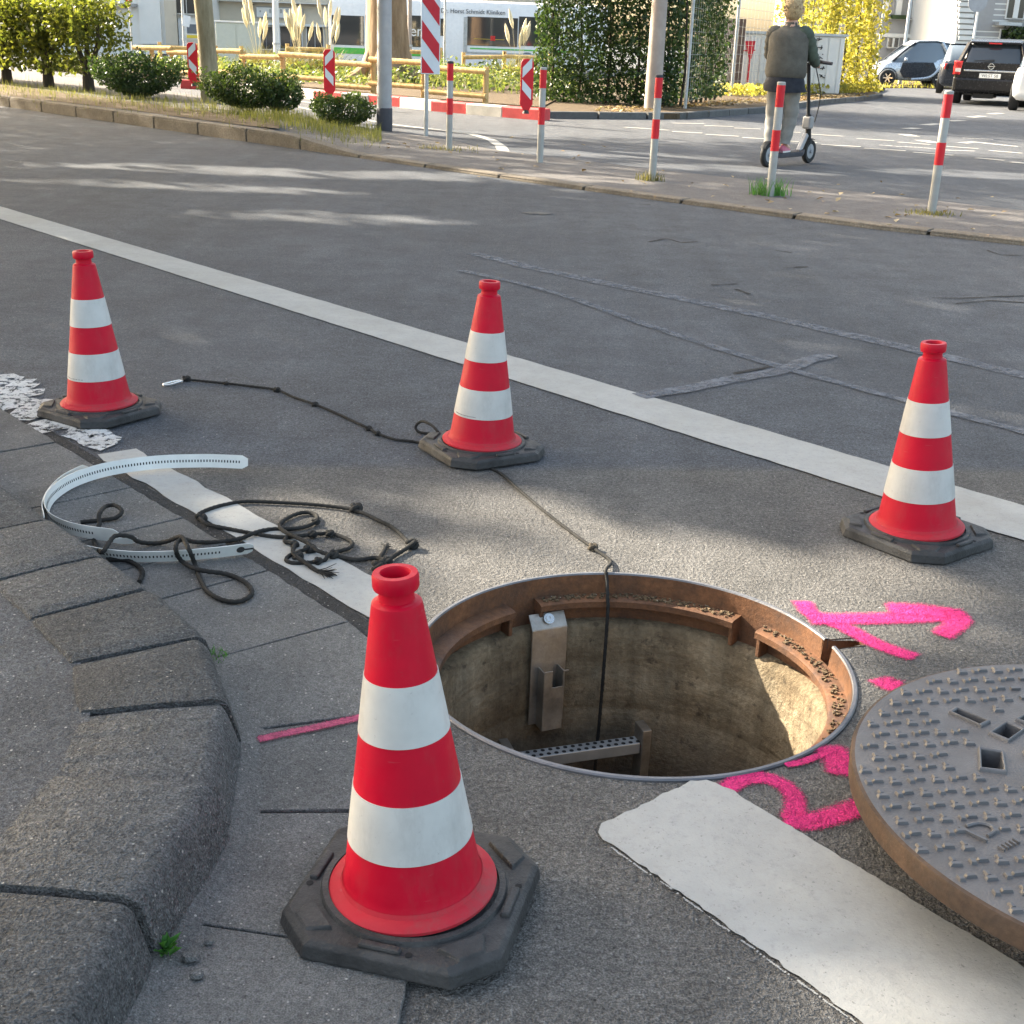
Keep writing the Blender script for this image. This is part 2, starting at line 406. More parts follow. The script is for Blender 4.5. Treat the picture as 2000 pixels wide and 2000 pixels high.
M['pink'] = spray('pink_spray_paint', (.88, .05, .25))
M['pinkpale'] = spray('pale_pink_spray_paint', (.62, .12, .22))
M['rust'] = rust('rusty_cast_iron', (.155, .072, .034), (.07, .042, .03))
M['lidside'] = rust('rusty_cover_edge', (.085, .052, .032), (.05, .036, .028), .1)
M['lid'] = plain('worn_cast_iron', (.140, .130, .124), .55, .12, .22, 9, .5, 260)
M['stud'] = plain('cast_iron_studs', (.125, .122, .124), .5, .2, .2, 20, .2, 300)
M['iron'] = plain('grey_iron_rim', (.16, .16, .17), .5, .5, .2, 12, .3, 200)
M['shaft'] = shaftmat()
M['steel'] = plain('dull_stainless_steel', (.36, .32, .27), .42, .75, .35, 14, .2, 160)
M['bolt'] = plain('bright_bolt_steel', (.62, .62, .6), .3, .8, .1)
M['galv'] = plain('galvanised_steel', (.42, .44, .45), .45, .6, .18, 10, .1, 60)
M['red'] = grimy('red_cone_plastic', (.50, .0, .020), .42, .22, .22)
M['flange'] = grimy('scuffed_red_plastic', (.48, .022, .036), .6, .25, .5)
M['refl'] = grimy('white_reflective_film', (.54, .535, .505), .45, .3, .28)
M['rubber'] = plain('recycled_black_rubber', (.042, .041, .040), .62, 0, .5, 16, .6, 180, .35)
M['print'] = plain('black_print', (.05, .05, .05), .7)
M['strap'] = plain('white_plastic_strap', (.68, .68, .64), .4, 0, .12, 9, .05, 60)
M['dark'] = plain('dark_hole', (.015, .015, .015), .9)
M['rope'] = plain('black_rope', (.028, .027, .025), .85, 0, .4, 40, .6, 500, .2)
M['ropetan'] = plain('dusty_rope', (.085, .07, .05), .9, 0, .4, 40, .6, 500, .2)
M['weed'] = leafmat('weed_leaf', (.05, .16, .03), (.10, .26, .05), .25)
M['boxgreen'] = leafmat('box_leaf', (.028, .05, .02), (.075, .115, .03), .35)
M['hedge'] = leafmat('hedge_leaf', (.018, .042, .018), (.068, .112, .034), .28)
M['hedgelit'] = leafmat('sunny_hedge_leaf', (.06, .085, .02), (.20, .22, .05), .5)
M['ivylit'] = leafmat('sunlit_ivy_leaf', (.26, .25, .05), (.48, .44, .12), .45)  # glow of backlit foliage put into the yellow leaf colour
M['crown'] = leafmat('plane_leaf', (.04, .07, .02), (.09, .14, .03), .35)
M['grass'] = leafmat('dry_grass', (.11, .11, .035), (.22, .20, .08), .4)
M['verge'] = leafmat('verge_grass', (.09, .11, .03), (.20, .20, .07), .4)
M['bedplant'] = leafmat('bed_plant', (.06, .11, .03), (.24, .26, .10), .4)
M['litter'] = leafmat('fallen_leaf', (.20, .12, .05), (.42, .34, .2), .15)
M['pampas'] = plain('pampas_plume', (.75, .68, .48), .9, 0, .15)
M['soil'] = concrete('garden_soil', (.12, .085, .05), .4, .9, .3, 60)
M['bark1'] = bark('plane_bark', (.17, .14, .08), (.38, .34, .24), 7)
M['bark2'] = bark('rough_bark', (.19, .12, .07), (.42, .30, .19), 5)
M['stem'] = bark('dark_stem', (.035, .03, .025), (.09, .075, .06), 14)
M['wood'] = bark('peeled_log', (.42, .28, .11), (.66, .49, .24), 12)
M['lamp'] = plain('grey_lamp_post', (.34, .35, .37), .5, .2, .12, 5)
M['lampbase'] = plain('dark_post_sleeve', (.05, .05, .06), .7)
M['polec'] = plain('concrete_pole', (.36, .31, .27), .8, 0, .15, 4, .3, 60)
M['post'] = plain('grey_bollard_paint', (.36, .36, .34), .55, .1, .12, 6, .1, 50)
M['postred'] = plain('red_bollard_film', (.62, .012, .025), .5, 0, .1, 9)
M['signwhite'] = plain('white_sign_film', (.68, .72, .76), .45, 0, .05)
M['signred'] = plain('red_sign_film', (.55, .012, .03), .45, 0, .06)
M['kred'] = plain('red_kerb_paint', (.58, .07, .07), .7, 0, .2, 5, .3, 60)
M['kwhite'] = plain('white_kerb_paint', (.55, .52, .46), .75, 0, .2, 5, .3, 60)
M['busw'] = plain('white_bus_paint', (.75, .75, .74), .3, 0, .04, 3)
M['busg'] = plain('green_bus_paint', (.10, .48, .08), .3, 0, .05, 3)
M['glass'] = glassmat('dark_glass'); M['glassb'] = glassmat('pale_glass', (.10, .13, .16), .06)
M['silver'] = plain('silver_car_paint', (.50, .55, .60), .28, .5, .03)
M['blackpaint'] = plain('black_car_paint', (.018, .017, .018), .22, .1, .1)
M['darkcar'] = plain('dark_blue_car_paint', (.025, .03, .04), .25, .1, .1)
M['tyre'] = plain('tyre_rubber', (.025, .025, .026), .8)
M['tail'] = plain('tail_lamp', (.55, .03, .03), .25)
M['tailw'] = plain('clear_lamp', (.75, .62, .55), .25)
M['chrome'] = plain('chrome', (.75, .75, .75), .18, .9, .05)
M['plate'] = plain('number_plate', (.72, .72, .70), .5)
M['facade'] = plain('cream_facade', (.54, .48, .38), .85, 0, .08, 1.2, .2, 20)
M['facadew'] = plain('white_facade', (.70, .69, .65), .85, 0, .05, 1.2, .2, 20)
M['facadeg'] = plain('grey_stucco', (.33, .32, .31), .85, 0, .08, 1.2, .2, 20)
M['cab'] = plain('pale_green_cabinet', (.46, .49, .43), .6, 0, .05)
M['yellow'] = plain('yellow_paint', (.75, .55, .05), .5)
M['jacket'] = plain('olive_jacket', (.105, .098, .082), .85, 0, .25, 9, .5, 60)
M['sleeve'] = plain('green_sleeve', (.075, .095, .07), .85, 0, .25, 9, .5, 60)
M['navy'] = plain('navy_cloth', (.02, .022, .03), .85, 0, .2, 9, .4, 60)
M['jeans'] = plain('grey_trousers', (.25, .24, .22), .85, 0, .15, 9, .4, 60)
M['skin'] = plain('skin', (.55, .33, .24), .55, 0, .08)
M['hair'] = plain('blond_hair', (.42, .30, .16), .6, 0, .35, 40, .6, 90)
M['shoe'] = plain('pink_shoe', (.50, .12, .18), .6)
M['wire'] = plain('galvanised_wire', (.34, .35, .34), .4, .5, .1)
M['brown'] = plain('brown_panel', (.13, .085, .07), .8)

# ================================================================== THE ROAD
HC = Vector((.24937, 2.24915, 0))            # centre of the shaft
SEG = 192
def hole_r(a):
    d = (math.degrees(a)-14.4+180) % 360-180
    return .5005 if abs(d) < 2.3 else .4370
mb = MB(); radii = [None, .53, .6, .75, 1, 1.4, 2, 3, 4.5, 7, 10, 14, 18, 22, 26, 30, 33, 36, 39, 42, 45, 48, 52, 60, 80, 130, 250, 600]
for ri, rr in enumerate(radii):
    for i in range(SEG):
        a = 2*math.pi*i/SEG; q = hole_r(a) if rr is None else rr
        x, y = HC.x+q*math.cos(a), HC.y+q*math.sin(a); mb.v.append((x, y, gz(x, y)))
for j in range(len(radii)-1):
    for i in range(SEG):
        k = (i+1) % SEG; mb.f.append((j*SEG+i, j*SEG+k, (j+1)*SEG+k, (j+1)*SEG+i))
road = tag(mb.build('road', M['asphalt'], smooth=True), 'grey asphalt road with a round opening for the shaft', kind='structure')

def mark(name, poly, mat, z=.004, label=None):
    o = MB().sheet(poly, z).build(name, mat, road)
    if label: o['label'] = label
    return o
def stripe(name, edgeA, edgeB, mat, z=.004, step=.12, jag=.003, label=None):   # two edges given as ground points
    A = [Vector((*p, 0)) for p in edgeA]; B = [Vector((*p, 0)) for p in edgeB]
    n = max(2, int((A[-1]-A[0]).length/step)); vs = []
    for i in range(n+1):
        t = i/n; a = A[0].lerp(A[-1], t); b = B[0].lerp(B[-1], t); nn = (a-b).normalized()
        a = a+nn*rnd.uniform(-jag, jag); b = b+nn*rnd.uniform(-jag, jag); vs += [(a.x, a.y, z), (b.x, b.y, z)]
    o = MB().add(vs, [(2*i, 2*i+1, 2*i+3, 2*i+2) for i in range(n)]).build(name, mat, road)
    if label: o['label'] = label
    return o
def ext(p, q, k0, k1):
    p = Vector(p); q = Vector(q); return [tuple(p+(q-p)*k0), tuple(p+(q-p)*k1)]
stripe('lane_line', ext(g2(0, 404), g2(1998, 990), -1.2, 1.5), ext(g2(0, 429), g2(1998, 1058), -1.2, 1.5), M['white'], step=.06, jag=.004, label='long solid white lane line')
stripe('edge_line', ext(g2(255, 875), g2(722, 1126), 0.02, 1.12), ext(g2(180, 886), g2(721, 1209), 0.02, 1.12), M['white'], step=.05, jag=.006, label='white line stripe beside the gutter')
poly = [(1165, 1629), (1177, 1612), (1347, 1531), (1378, 1527), (1412, 1537), (1475.6, 1577)]
pts = [G(*p) for p in poly]; r_end = G(1475.6, 1577)+(G(2000, 1893.5)-G(1475.6, 1577))*2.2; l_a = G(1258, 1698); l_end = l_a+(G(1682, 2000)-l_a)*2.6
P2 = [tuple(p)[:2] for p in pts]+[tuple(r_end)[:2], tuple(l_end)[:2], tuple(l_a)[:2], g2(1200, 1656), g2(1178, 1642)]
Q2 = []
for i in range(len(P2)):
    a_, b_ = Vector(P2[i]), Vector(P2[(i+1) % len(P2)]); k_ = max(1, int((b_-a_).length/.012)); Q2 += [tuple(a_.lerp(b_, q_/k_)+Vector((rnd.gauss(0, .0016), rnd.gauss(0, .0016)))) for q_ in range(k_)]
P2 = Q2
mark('edge_line', P2, M['white'], .004, 'broad white stripe end beside the open shaft')
mb = MB(); a = Vector(g2(1200, 1656)).to_3d(); b = Vector(g2(1682, 2000)).to_3d(); n_ = 150; off = Vector((-.0055, -.0045, 0)); wv = 0
for i in range(n_):
    wv += rnd.gauss(0, .25); wv *= .9
    if math.sin(i*.37)+rnd.uniform(-1, 1) < -.5: continue
    p = a.lerp(b, i/n_); q = a.lerp(b, (i+rnd.uniform(.7, 1.05))/n_); mb.ribbon([p+off*(1+.25*wv), q+off*(1+.25*wv+rnd.uniform(-.1, .1))], rnd.uniform(.0018, .0042), .0045)
mb.build('paint_flakes', M['white'], road)
mb = MB()
for (cx, cy, sx, sy, n_) in [(8, 752, 40, 22, 9), (40, 785, 45, 16, 9), (75, 812, 30, 8, 4), (185, 858, 32, 10, 8), (170, 850, 20, 6, 3), (110, 835, 25, 4, 3)]:
    for i in range(n_):
        x, y = cx+rnd.uniform(-sx, sx), cy+rnd.uniform(-sy, sy); c = G(x, y); k = rnd.randint(6, 9); rr = rnd.uniform(.02, .06)
        mb.sheet([(c.x+rr*rnd.uniform(.6, 1.3)*math.cos(6.28*j/k), c.y+rr*1.3*rnd.uniform(.6, 1.3)*math.sin(6.28*j/k)) for j in range(k)], .0038+.0001*len(mb.f))
mb.build('paint_flakes', M['worn'], road)['label'] = 'flaking remains of old white paint'
# bitumen seals over the cracks
def c8(x, y): return g2(1000+x/1.932, 400+y/1.932)
for nm, pts, w, z in [('long', [(-150, 185), (120, 250), (560, 340), (1000, 432), (1500, 545), (1932, 645), (2500, 780), (4200, 1180)], .10, .0035),
                      ('crack', [(-200, 250), (0, 292), (200, 345), (420, 425), (640, 500), (830, 560), (1040, 622), (1250, 680), (1480, 740), (1932, 862), (2400, 985), (3600, 1290)], .055, .0045),
                      ('cross', [(480, 728), (620, 705), (800, 668), (960, 640), (1040, 622), (1120, 590), (1205, 570)], .075, .0055)]:
    o = MB().ribbon([c8(*p) for p in pts], w, z, .006, .06).build('bitumen_seal', M['seal'], road)
mb = MB()
for pts in [[(510, 140), (580, 128), (640, 145), (700, 140)], [(1000, 175), (1050, 182)], [(1030, 240), (1110, 235)], [(760, 305), (845, 300)], [(1580, 352), (1700, 355), (1800, 350), (1932, 345)], [(1680, 375), (1800, 362), (1932, 370)], [(1790, 172), (1840, 190), (1932, 192)], [(840, 640), (980, 612)], [(440, -5), (520, 2)], [(840, 320), (900, 340)]]:
    P = [c8(*p) for p in pts]; mb.ribbon([(x+rnd.uniform(-.01, .01), y+rnd.uniform(-.01, .01)) for x, y in P], .016, .0032, .008, .05)
mb.build('cracks', M['dark'], road)['label'] = 'open cracks in the asphalt'
mb = MB(); mb.ribbon([c8(60, 35), c8(100, 30), (c8(135, 38))], .10, .0042, .02, .05); mb.build('repair_patch', M['slab'], road)
# pink spray marks
def r8(x, y): return g2(1500+x/3.864, 1120+y/3.864)
def r5(x, y): return g2(1040+x/2.927, 1400+y/2.927)
def strokes(name, L, mat, z0, label):
    mb = MB(); AT_ = []
    for k, (pts, w) in enumerate(L):
        P = [tuple(p)[:2] for p in spline([Vector((*q, 0)) for q in pts], 8)]; V = [Vector((*q, 0)) for q in P]; n = len(V); b0 = len(mb.v); L_ = [0]
        for i in range(1, n): L_.append(L_[-1]+(V[i]-V[i-1]).length)
        ext_ = [V[0]-(V[1]-V[0]).normalized()*w*.35]+V+[V[-1]+(V[-1]-V[-2]).normalized()*w*.35]; n = len(ext_)
        for i in range(n):
            t_ = (ext_[min(i+1, n-1)]-ext_[max(i-1, 0)]).normalized(); nn = Vector((-t_.y, t_.x, 0)); end = 0 if i in (0, n-1) else 1
            for u, a_ in ((-1.0, 0), (-.42, 1), (0, 1), (.42, 1), (1.0, 0)):
                q = ext_[i]+nn*w*.78*u; mb.v.append((q.x, q.y, z0+.0004*k-.0015)); AT_.append(a_*end)
        mb.f += [(b0+5*i+c, b0+5*i+c+1, b0+5*i+c+6, b0+5*i+c+5) for i in range(n-1) for c in range(4)]
    o = mb.build(name, mat, road); at = o.data.attributes.new('edge', 'FLOAT', 'POINT'); at.data.foreach_set('value', AT_); o['label'] = label; return o
strokes('spray_mark', [([r8(262, 225), r8(330, 310), r8(560, 405), r8(820, 540), r8(1085, 635)], .042), ([r8(330, 350), r8(560, 350), r8(800, 348), r8(1200, 335), r8(1400, 325)], .052), ([r8(930, 275), r8(1200, 290), r8(1430, 320)], .06), ([r8(1400, 300), r8(1450, 360), r8(1400, 410), r8(1310, 475)], .045)], M['pink'], .0045, 'pink sprayed arrow beside the shaft')
strokes('spray_mark', [([r5(1105, 420), r5(1190, 370), r5(1310, 355), r5(1420, 390), r5(1490, 455), r5(1500, 530), r5(1475, 590)], .034), ([r5(1470, 590), r5(1540, 610), r5(1640, 595), r5(1760, 560), r5(1870, 520)], .042), ([r5(1700, 190), r5(1745, 250), r5(1765, 330)], .052), ([r5(1450, 285), r5(1560, 262), r5(1720, 195)], .016)], M['pink'], .0045, 'pink sprayed figure 2 between shaft and cover')
strokes('spray_mark', [([g2(1722, 1330), g2(1735, 1338), g2(1752, 1342)], .05), ([g2(1885, 1408), g2(1900, 1412)], .05), ([g2(1890, 1440), g2(1860, 1470)], .05)], M['pink'], .0045, 'pink spray at the rim notch')
strokes('spray_mark', [([g2(508, 1458), g2(560, 1446), g2(620, 1434), g2(715, 1412)], .020)], M['pinkpale'], .0165, 'pale pink line sprayed across the gutter')

# ================================================================== SHAFT
sh = thing('open_shaft', 'open round shaft with rusty iron frame and concrete wall sunk in the road', 'manhole', (HC.x, HC.y, 0))
mb = MB(); mb.lathe([(.4366, -.02), (.4366, .0030), (.434, .0055), (.428, .0055), (.426, .001)], 160, cap=False, a0=R(14.4+2.3), a1=R(14.4-2.3+360)); mb.build('rim', M['iron'], sh, True)
# frame wall with the notch left open
mb = MB(); n0 = 14.4; a0 = R(n0+2.35); a1 = R(n0-2.35+360)
mb.lathe([(.426, .002), (.4235, -.05), (.4235, -.105)], 156, cap=False, a0=a0, a1=a1); mb.lathe([(.4235, -.05), (.4235, -.105)], 6, cap=False, a0=R(n0-2.35), a1=R(n0+2.35))
mb.build('frame', M['rust'], sh, True)
na = R(14.4); nx = Vector((math.cos(na), math.sin(na), 0)); tx = Vector((-nx.y, nx.x, 0)); mb = MB(); hw = .0195
def q4(a, b, c, d): mb.add([tuple(a), tuple(b), tuple(c), tuple(d)], [(0, 1, 2, 3)])
z0, z1 = .002, -.051
for s in (-1, 1):
    q4(nx*.424+tx*hw*s+Vector((0, 0, z0)), nx*.5+tx*hw*s+Vector((0, 0, z0)), nx*.5+tx*hw*s+Vector((0, 0, z1)), nx*.424+tx*hw*s+Vector((0, 0, z1)))
q4(nx*.5-tx*hw+Vector((0, 0, z0)), nx*.5+tx*hw+Vector((0, 0, z0)), nx*.5+tx*hw+Vector((0, 0, z1)), nx*.5-tx*hw+Vector((0, 0, z1)))
q4(nx*.42-tx*hw+Vector((0, 0, z1)), nx*.42+tx*hw+Vector((0, 0, z1)), nx*.5+tx*hw+Vector((0, 0, z1)), nx*.5-tx*hw+Vector((0, 0, z1)))
mb.build('lifting_notch', M['rust'], sh)
for (b0, b1) in [(50, 117), (127, 215), (222, 300), (307, 401)]:
    rings = []
    for i in range(41):
        a = R(b0+(b1-b0)*i/40); c, s = math.cos(a), math.sin(a)
        rings.append([(c*r, s*r, z) for r, z in ((.4245, -.042), (.392, -.045), (.386, -.048), (.386, -.062), (.395, -.066), (.4245, -.071))])
    mb = MB(); mb.loft(rings); mb.build('seat_ledge', M['rust'], sh, True)
    for e in (b0, b1):
        a = R(e+(.9 if e == b0 else -.9)); c, s = math.cos(a), math.sin(a)
        MB().box((c*.409, s*.409, -.086), (.03, .010, .045), a).build('lug', M['rust'], sh, bevel=.002)
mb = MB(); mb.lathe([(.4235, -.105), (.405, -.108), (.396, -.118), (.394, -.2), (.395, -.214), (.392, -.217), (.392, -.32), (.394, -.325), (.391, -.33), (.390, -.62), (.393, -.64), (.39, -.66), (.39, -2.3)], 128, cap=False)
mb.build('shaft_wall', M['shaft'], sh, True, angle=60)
mb = MB(); mb.lathe([(.39, -2.3), (.001, -2.3)], 48, cap=False); mb.build('shaft_floor', M['bed'], sh)
# crumbs of soil on the seat
mb = MB()
for i in range(420):
    a = R(rnd.choice([rnd.uniform(52, 115), rnd.uniform(-50, 41)])); r_ = rnd.uniform(.395, .419); s_ = rnd.uniform(.0015, .0042)
    mb.box((r_*math.cos(a), r_*math.sin(a), -.0435+s_*.4), (s_*2.2, s_, s_), rnd.uniform(0, 3))
tag(mb.build('crumbs', M['soil'], sh), kind='stuff')
# bracket
th = R(114); n3 = Vector((-math.cos(th), -math.sin(th), 0)); t3 = Vector((-n3.y, n3.x, 0)); wp = Vector((math.cos(th)*.390, math.sin(th)*.390, .0))
MW = Matrix((( t3.x, n3.x, 0), (t3.y, n3.y, 0), (0, 0, 1)))          # local: x along wall, y out of the wall, z up
def wbox(mb, c, d, tilt=0):
    Q = MW @ Matrix.Rotation(tilt, 3, 'X'); p = wp+MW @ Vector(c); mb.box(p, d, M=Q)
br = MB(); wbox(br, (0, .012, -.222), (.088, .004, .242)); br.loft([[tuple(wp+MW @ Vector((x, y+dy, z+dy*.8))) for x in (-.044, .044) for dy in ((0, .004) if x < 0 else (.004, 0))] for y, z in ((.010, -.104), (.0, -.091), (-.014, -.074))]); brk = br.build('wall_bracket', M['steel'], sh, bevel=.0012)
b2 = MB(); p = wp+MW @ Vector((0, .002, -.083)); q = Matrix.Rotation(0, 3, 'X')
ax = (MW @ Vector((0, .75, .66))).normalized().to_track_quat('Z', 'Y').to_matrix()
b2.lathe([(.0125, 0), (.0125, .002), (.008, .002), (.008, .0055), (.0035, .0055), (.003, .003)], 20, p+MW @ Vector((0, .003, .003)), True, ax); b2.build('bolt', M['bolt'], brk, True)
s2 = MB(); wbox(s2, (-.024, .030, -.27), (.003, .034, .15)); wbox(s2, (.024, .030, -.27), (.003, .034, .15)); wbox(s2, (0, .046, -.290), (.049, .003, .11)); wbox(s2, (-.014, .046, -.215), (.021, .003, .045)); wbox(s2, (.030, .046, -.197), (.014, .003, .004)); s2.build('grab_socket', M['steel'], brk, bevel=.0008)
# ladder
lad = MB(); pl = Vector((-.232, .222, 0)); pr = Vector((.062, .318, 0)); dl = (pr-pl).normalized(); nl = Vector((dl.y, -dl.x, 0)); LQ = Matrix(((dl.x, nl.x, 0), (dl.y, nl.y, 0), (0, 0, 1)))
for p in (pl-dl*.012, pr+dl*.012):
    lad.box((p.x, p.y, -1.2), (.022, .05, 1.74), M=LQ)
ladder = lad.build('ladder', M['steel'], sh, bevel=.002)
for k in range(5):
    z = -.365-.28*k; c = (pl+pr)/2
    o = MB().box((c.x, c.y, z-.014), ((pr-pl).length, .034, .028), M=LQ).build('rung', M['galv'], ladder, bevel=.002)
    if k == 0:
        h = MB()
        for i in range(17):
            for j in (-1, 1):
                p = pl+dl*((i+.6+.25*j)*(pr-pl).length/17)+nl*.0085*j; h.lathe([(.0052, 0), (.0052, .0008)], 10, (p.x, p.y, z-.0004), True)
        h.build('tread_holes', M['dark'], o)

# ================================================================== COVER
LZ = .12; LC = Vector((.966, 1.634, 0)); LR = .432
lid = thing('shaft_cover', 'round studded cast iron cover with rusty edge lying on the road beside the shaft', 'cover', (LC.x, LC.y, 0), group=None)
def l7(x, y, z=LZ): return G(1600+x/3.865, 1250+y/3.865, z)-LC
vents = [[(1000, 560), (1040, 532), (1265, 622), (1205, 652)], [(1300, 712), (1412, 640), (1530, 690), (1425, 765)], [(1215, 835), (1375, 862), (1395, 1000), (1222, 978)], [(1500, 612), (1590, 560), (1720, 600), (1640, 660)], [(1560, 850), (1740, 820), (1800, 905), (1610, 960)]]
bm = bmesh.new(); edges = []
def loop(pts):
    vs = [bm.verts.new(p) for p in pts]
    for i in range(len(vs)): edges.append(bm.edges.new((vs[i], vs[(i+1) % len(vs)])))
loop([(LR*.985*math.cos(6.28319*i/128), LR*.985*math.sin(6.28319*i/128), LZ) for i in range(128)])
VP = []
for v in vents:
    p = [l7(*q) for q in v]; c = sum(p, Vector())/4; p = [c+(q-c)*.96 for q in p]; VP.append(p); loop(p)
for p in [[Vector((-q.x, -q.y, q.z)) for q in P] for P in VP[:3]]: VP.append(p); loop(p)
bmesh.ops.triangle_fill(bm, edges=edges, use_beauty=True, use_dissolve=False)
me = bpy.data.meshes.new('top_plate'); bm.to_mesh(me); bm.free(); me.materials.append(M['lid'])
def inpoly(x, y, P):
    r_ = False
    for i in range(len(P)):
        a, b = P[i], P[(i+1) % len(P)]
        if (a.y > y) != (b.y > y) and x < (b.x-a.x)*(y-a.y)/(b.y-a.y)+a.x: r_ = not r_
    return r_
bm = bmesh.new(); bm.from_mesh(me)
bad = [f for f in bm.faces if any(inpoly(f.calc_center_median().x, f.calc_center_median().y, P) for P in VP)]
bmesh.ops.delete(bm, geom=bad, context='FACES'); bmesh.ops.recalc_face_normals(bm, faces=bm.faces)
if sum(f.normal.z*f.calc_area() for f in bm.faces) < 0: bmesh.ops.reverse_faces(bm, faces=bm.faces)
bm.to_mesh(me); bm.free()
o = bpy.data.objects.new('top_plate', me); COL.objects.link(o); o.parent = lid
mb = MB(); mb.lathe([(LR*.985, LZ), (LR*.996, LZ-.002), (LR, LZ-.006), (LR-.001, LZ-.036), (LR-.006, LZ-.041), (LR-.12, LZ-.043), (LR-.13, LZ-.05), (LR-.13, .0), (LR-.15, .0), (LR-.15, LZ-.035)], 128, cap=False)
mb.build('cover_edge', M['lidside'], lid, True)
for P in VP:
    c = sum(P, Vector())/4; mb = MB(); out = [c+(q-c)*1.30 for q in P]
    rings = []
    for i in range(4):
        a, b = P[i], out[i]
        rings.append([(a.x, a.y, LZ-.055), (a.x, a.y, LZ+.004), (a.x+(b.x-a.x)*.3, a.y+(b.y-a.y)*.3, LZ+.006), (a.x+(b.x-a.x)*.75, a.y+(b.y-a.y)*.75, LZ+.005), (b.x, b.y, LZ-.002)])
    n = 5; vs = [p for r_ in rings for p in r_]; fs = [(i*n+k, ((i+1) % 4)*n+k, ((i+1) % 4)*n+k+1, i*n+k+1) for i in range(4) for k in range(n-1)]
    mb.add(vs, fs); mb.build('vent', M['stud'], lid, bevel=.0015)
# raised studs
def stud_mesh(kind):
    mb = MB(); h = .0048
    def frus(cx, cy, w, d, h, k=.7):
        a, b = w/2, d/2
        mb.add([(cx-a, cy-b, -.001), (cx+a, cy-b, -.001), (cx+a, cy+b, -.001), (cx-a, cy+b, -.001), (cx-a*k, cy-b*k, h), (cx+a*k, cy-b*k, h), (cx+a*k, cy+b*k, h), (cx-a*k, cy+b*k, h)], [(0, 3, 2, 1), (4, 5, 6, 7), (0, 1, 5, 4), (1, 2, 6, 5), (2, 3, 7, 6), (3, 0, 4, 7)])
    if kind == 0:
        frus(-.0065, -.001, .008, .010, h); frus(.0065, .0015, .015, .006, h)
    else:
        frus(0, -.004, .016, .007, h); frus(0, .0045, .007, .012, h*.9, .55)
    o = mb.build('stud', M['stud'], lid); me = o.data; bpy.data.objects.remove(o); return me
smesh = [stud_mesh(0), stud_mesh(1)]
pit = .0335; cand = []
ang = R(8); cA, sA = math.cos(ang), math.sin(ang)
for i in range(-15, 16):
    for j in range(-15, 16):
        x, y = i*pit, j*pit; X, Y = x*cA-y*sA, x*sA+y*cA
        if math.hypot(X, Y) > LR-.016: continue
        if any((Vector((X, Y, LZ))-sum(P, Vector())/4).length < .055 for P in VP): continue
        w = LC+Vector((X, Y, 0)); vis = w.x < .44*w.y+.02
        mk = [l7(1190, 1450), l7(1410, 1570)]
        if any((Vector((X, Y, LZ))-q).length < .028 for q in mk): continue
        cand.append((0 if vis else 1, -w.y if False else (w-Vector((0.6, 1.2, 0))).length, X, Y, (i+j) % 2))
cand.sort(); rest = MB()
for n_, (v_, d_, X, Y, k) in enumerate(cand):
    if n_ < 290:
        o = bpy.data.objects.new('stud', smesh[k]); COL.objects.link(o); o.parent = lid; o.location = (X, Y, LZ); o.rotation_euler = (0, 0, ang+rnd.uniform(-.06, .06)); o.scale = (1.2, 1.2, 1.0)
    else:
        rest.box((X, Y, LZ+.0015), (.016, .008, .006), ang)
if rest.v: tag(rest.build('studs', M['stud'], lid), kind='stuff')
mb = MB(); mb.bar(l7(1055, 1420, LZ+.002), l7(1265, 1520, LZ+.002), .004, .006)
mb.tube(spline([l7(1110, 1405, LZ+.002), l7(1200, 1385, LZ+.002), l7(1290, 1405, LZ+.002), l7(1320, 1445, LZ+.002), l7(1270, 1480, LZ+.002)], 5), .003, 6); mb.build('cast_letter', M['stud'], lid)
mb = MB()
for k in range(5): mb.bar(l7(1350+k*28, 1560-k*14, LZ+.002), l7(1400+k*28, 1590-k*14, LZ+.002), .003, .005)
mb.build('cast_ticks', M['stud'], lid)

# ================================================================== KERB, GUTTER, PAVEMENT
KF = [(-7.5, 9.85), (-4.5, 6.5), (-3, 4.83), (-1.8, 3.49), (-1.243, 2.875), (-1.035, 2.648), (-.845, 2.436), (-.703, 2.273), (-.548, 2.077), (-.452, 1.849), (-.418, 1.60), (-.452, 1.335), (-.462, 1.12), (-.50, .9), (-.60, .66), (-.78, .42), (-1.1, .15), (-1.8, -.3)]
kc = spline([Vector((*p, 0)) for p in KF], 10)
def offs(P, d):
    out = []
    for i in range(len(P)):
        t = (P[min(i+1, len(P)-1)]-P[max(i-1, 0)]).normalized(); out.append(P[i]+Vector((-t.y, t.x, 0))*d)
    return out
KH = .112; kb = offs(kc, -.242)
pv = [(p.x, p.y, KH-.008) for p in offs(kc, -.226)]+[(-30, -12, KH-.008), (-40, 30, KH-.008), (-28, 34, KH-.008)]
mb = MB(); mb.sheet(pv); tag(mb.build('pavement', M['pave']), 'dark pavement surface behind the kerb', kind='structure')
mb = MB(); mb.loft([[(a.x, a.y, .0), (b.x, b.y, .0), (b.x, b.y, KH-.03), (a.x+(b.x-a.x)*.12, a.y+(b.y-a.y)*.12, KH-.04)] for a, b in zip(offs(kc, -.035), kb)])
kerb = tag(mb.build('kerb', M['bed']), 'dark mortar bed under the curved kerb stones', kind='structure')
KL = resample(kc, .01)
joints_pts = [(-1.035, 2.645), (-.845, 2.434), (-.703, 2.273), (-.548, 2.077), (-.452, 1.849), (-.420, 1.588), (-.455, 1.322), (-.465, 1.06)]
ji = sorted(min(range(len(KL)), key=lambda i: (KL[i]-Vector((*p, 0))).length) for p in joints_pts)
first = ji[0]; before = list(range(first, 30, -52))[::-1]; after = list(range(ji[-1]+24, len(KL)-5, 26))
ji = before[:-1]+ji+after
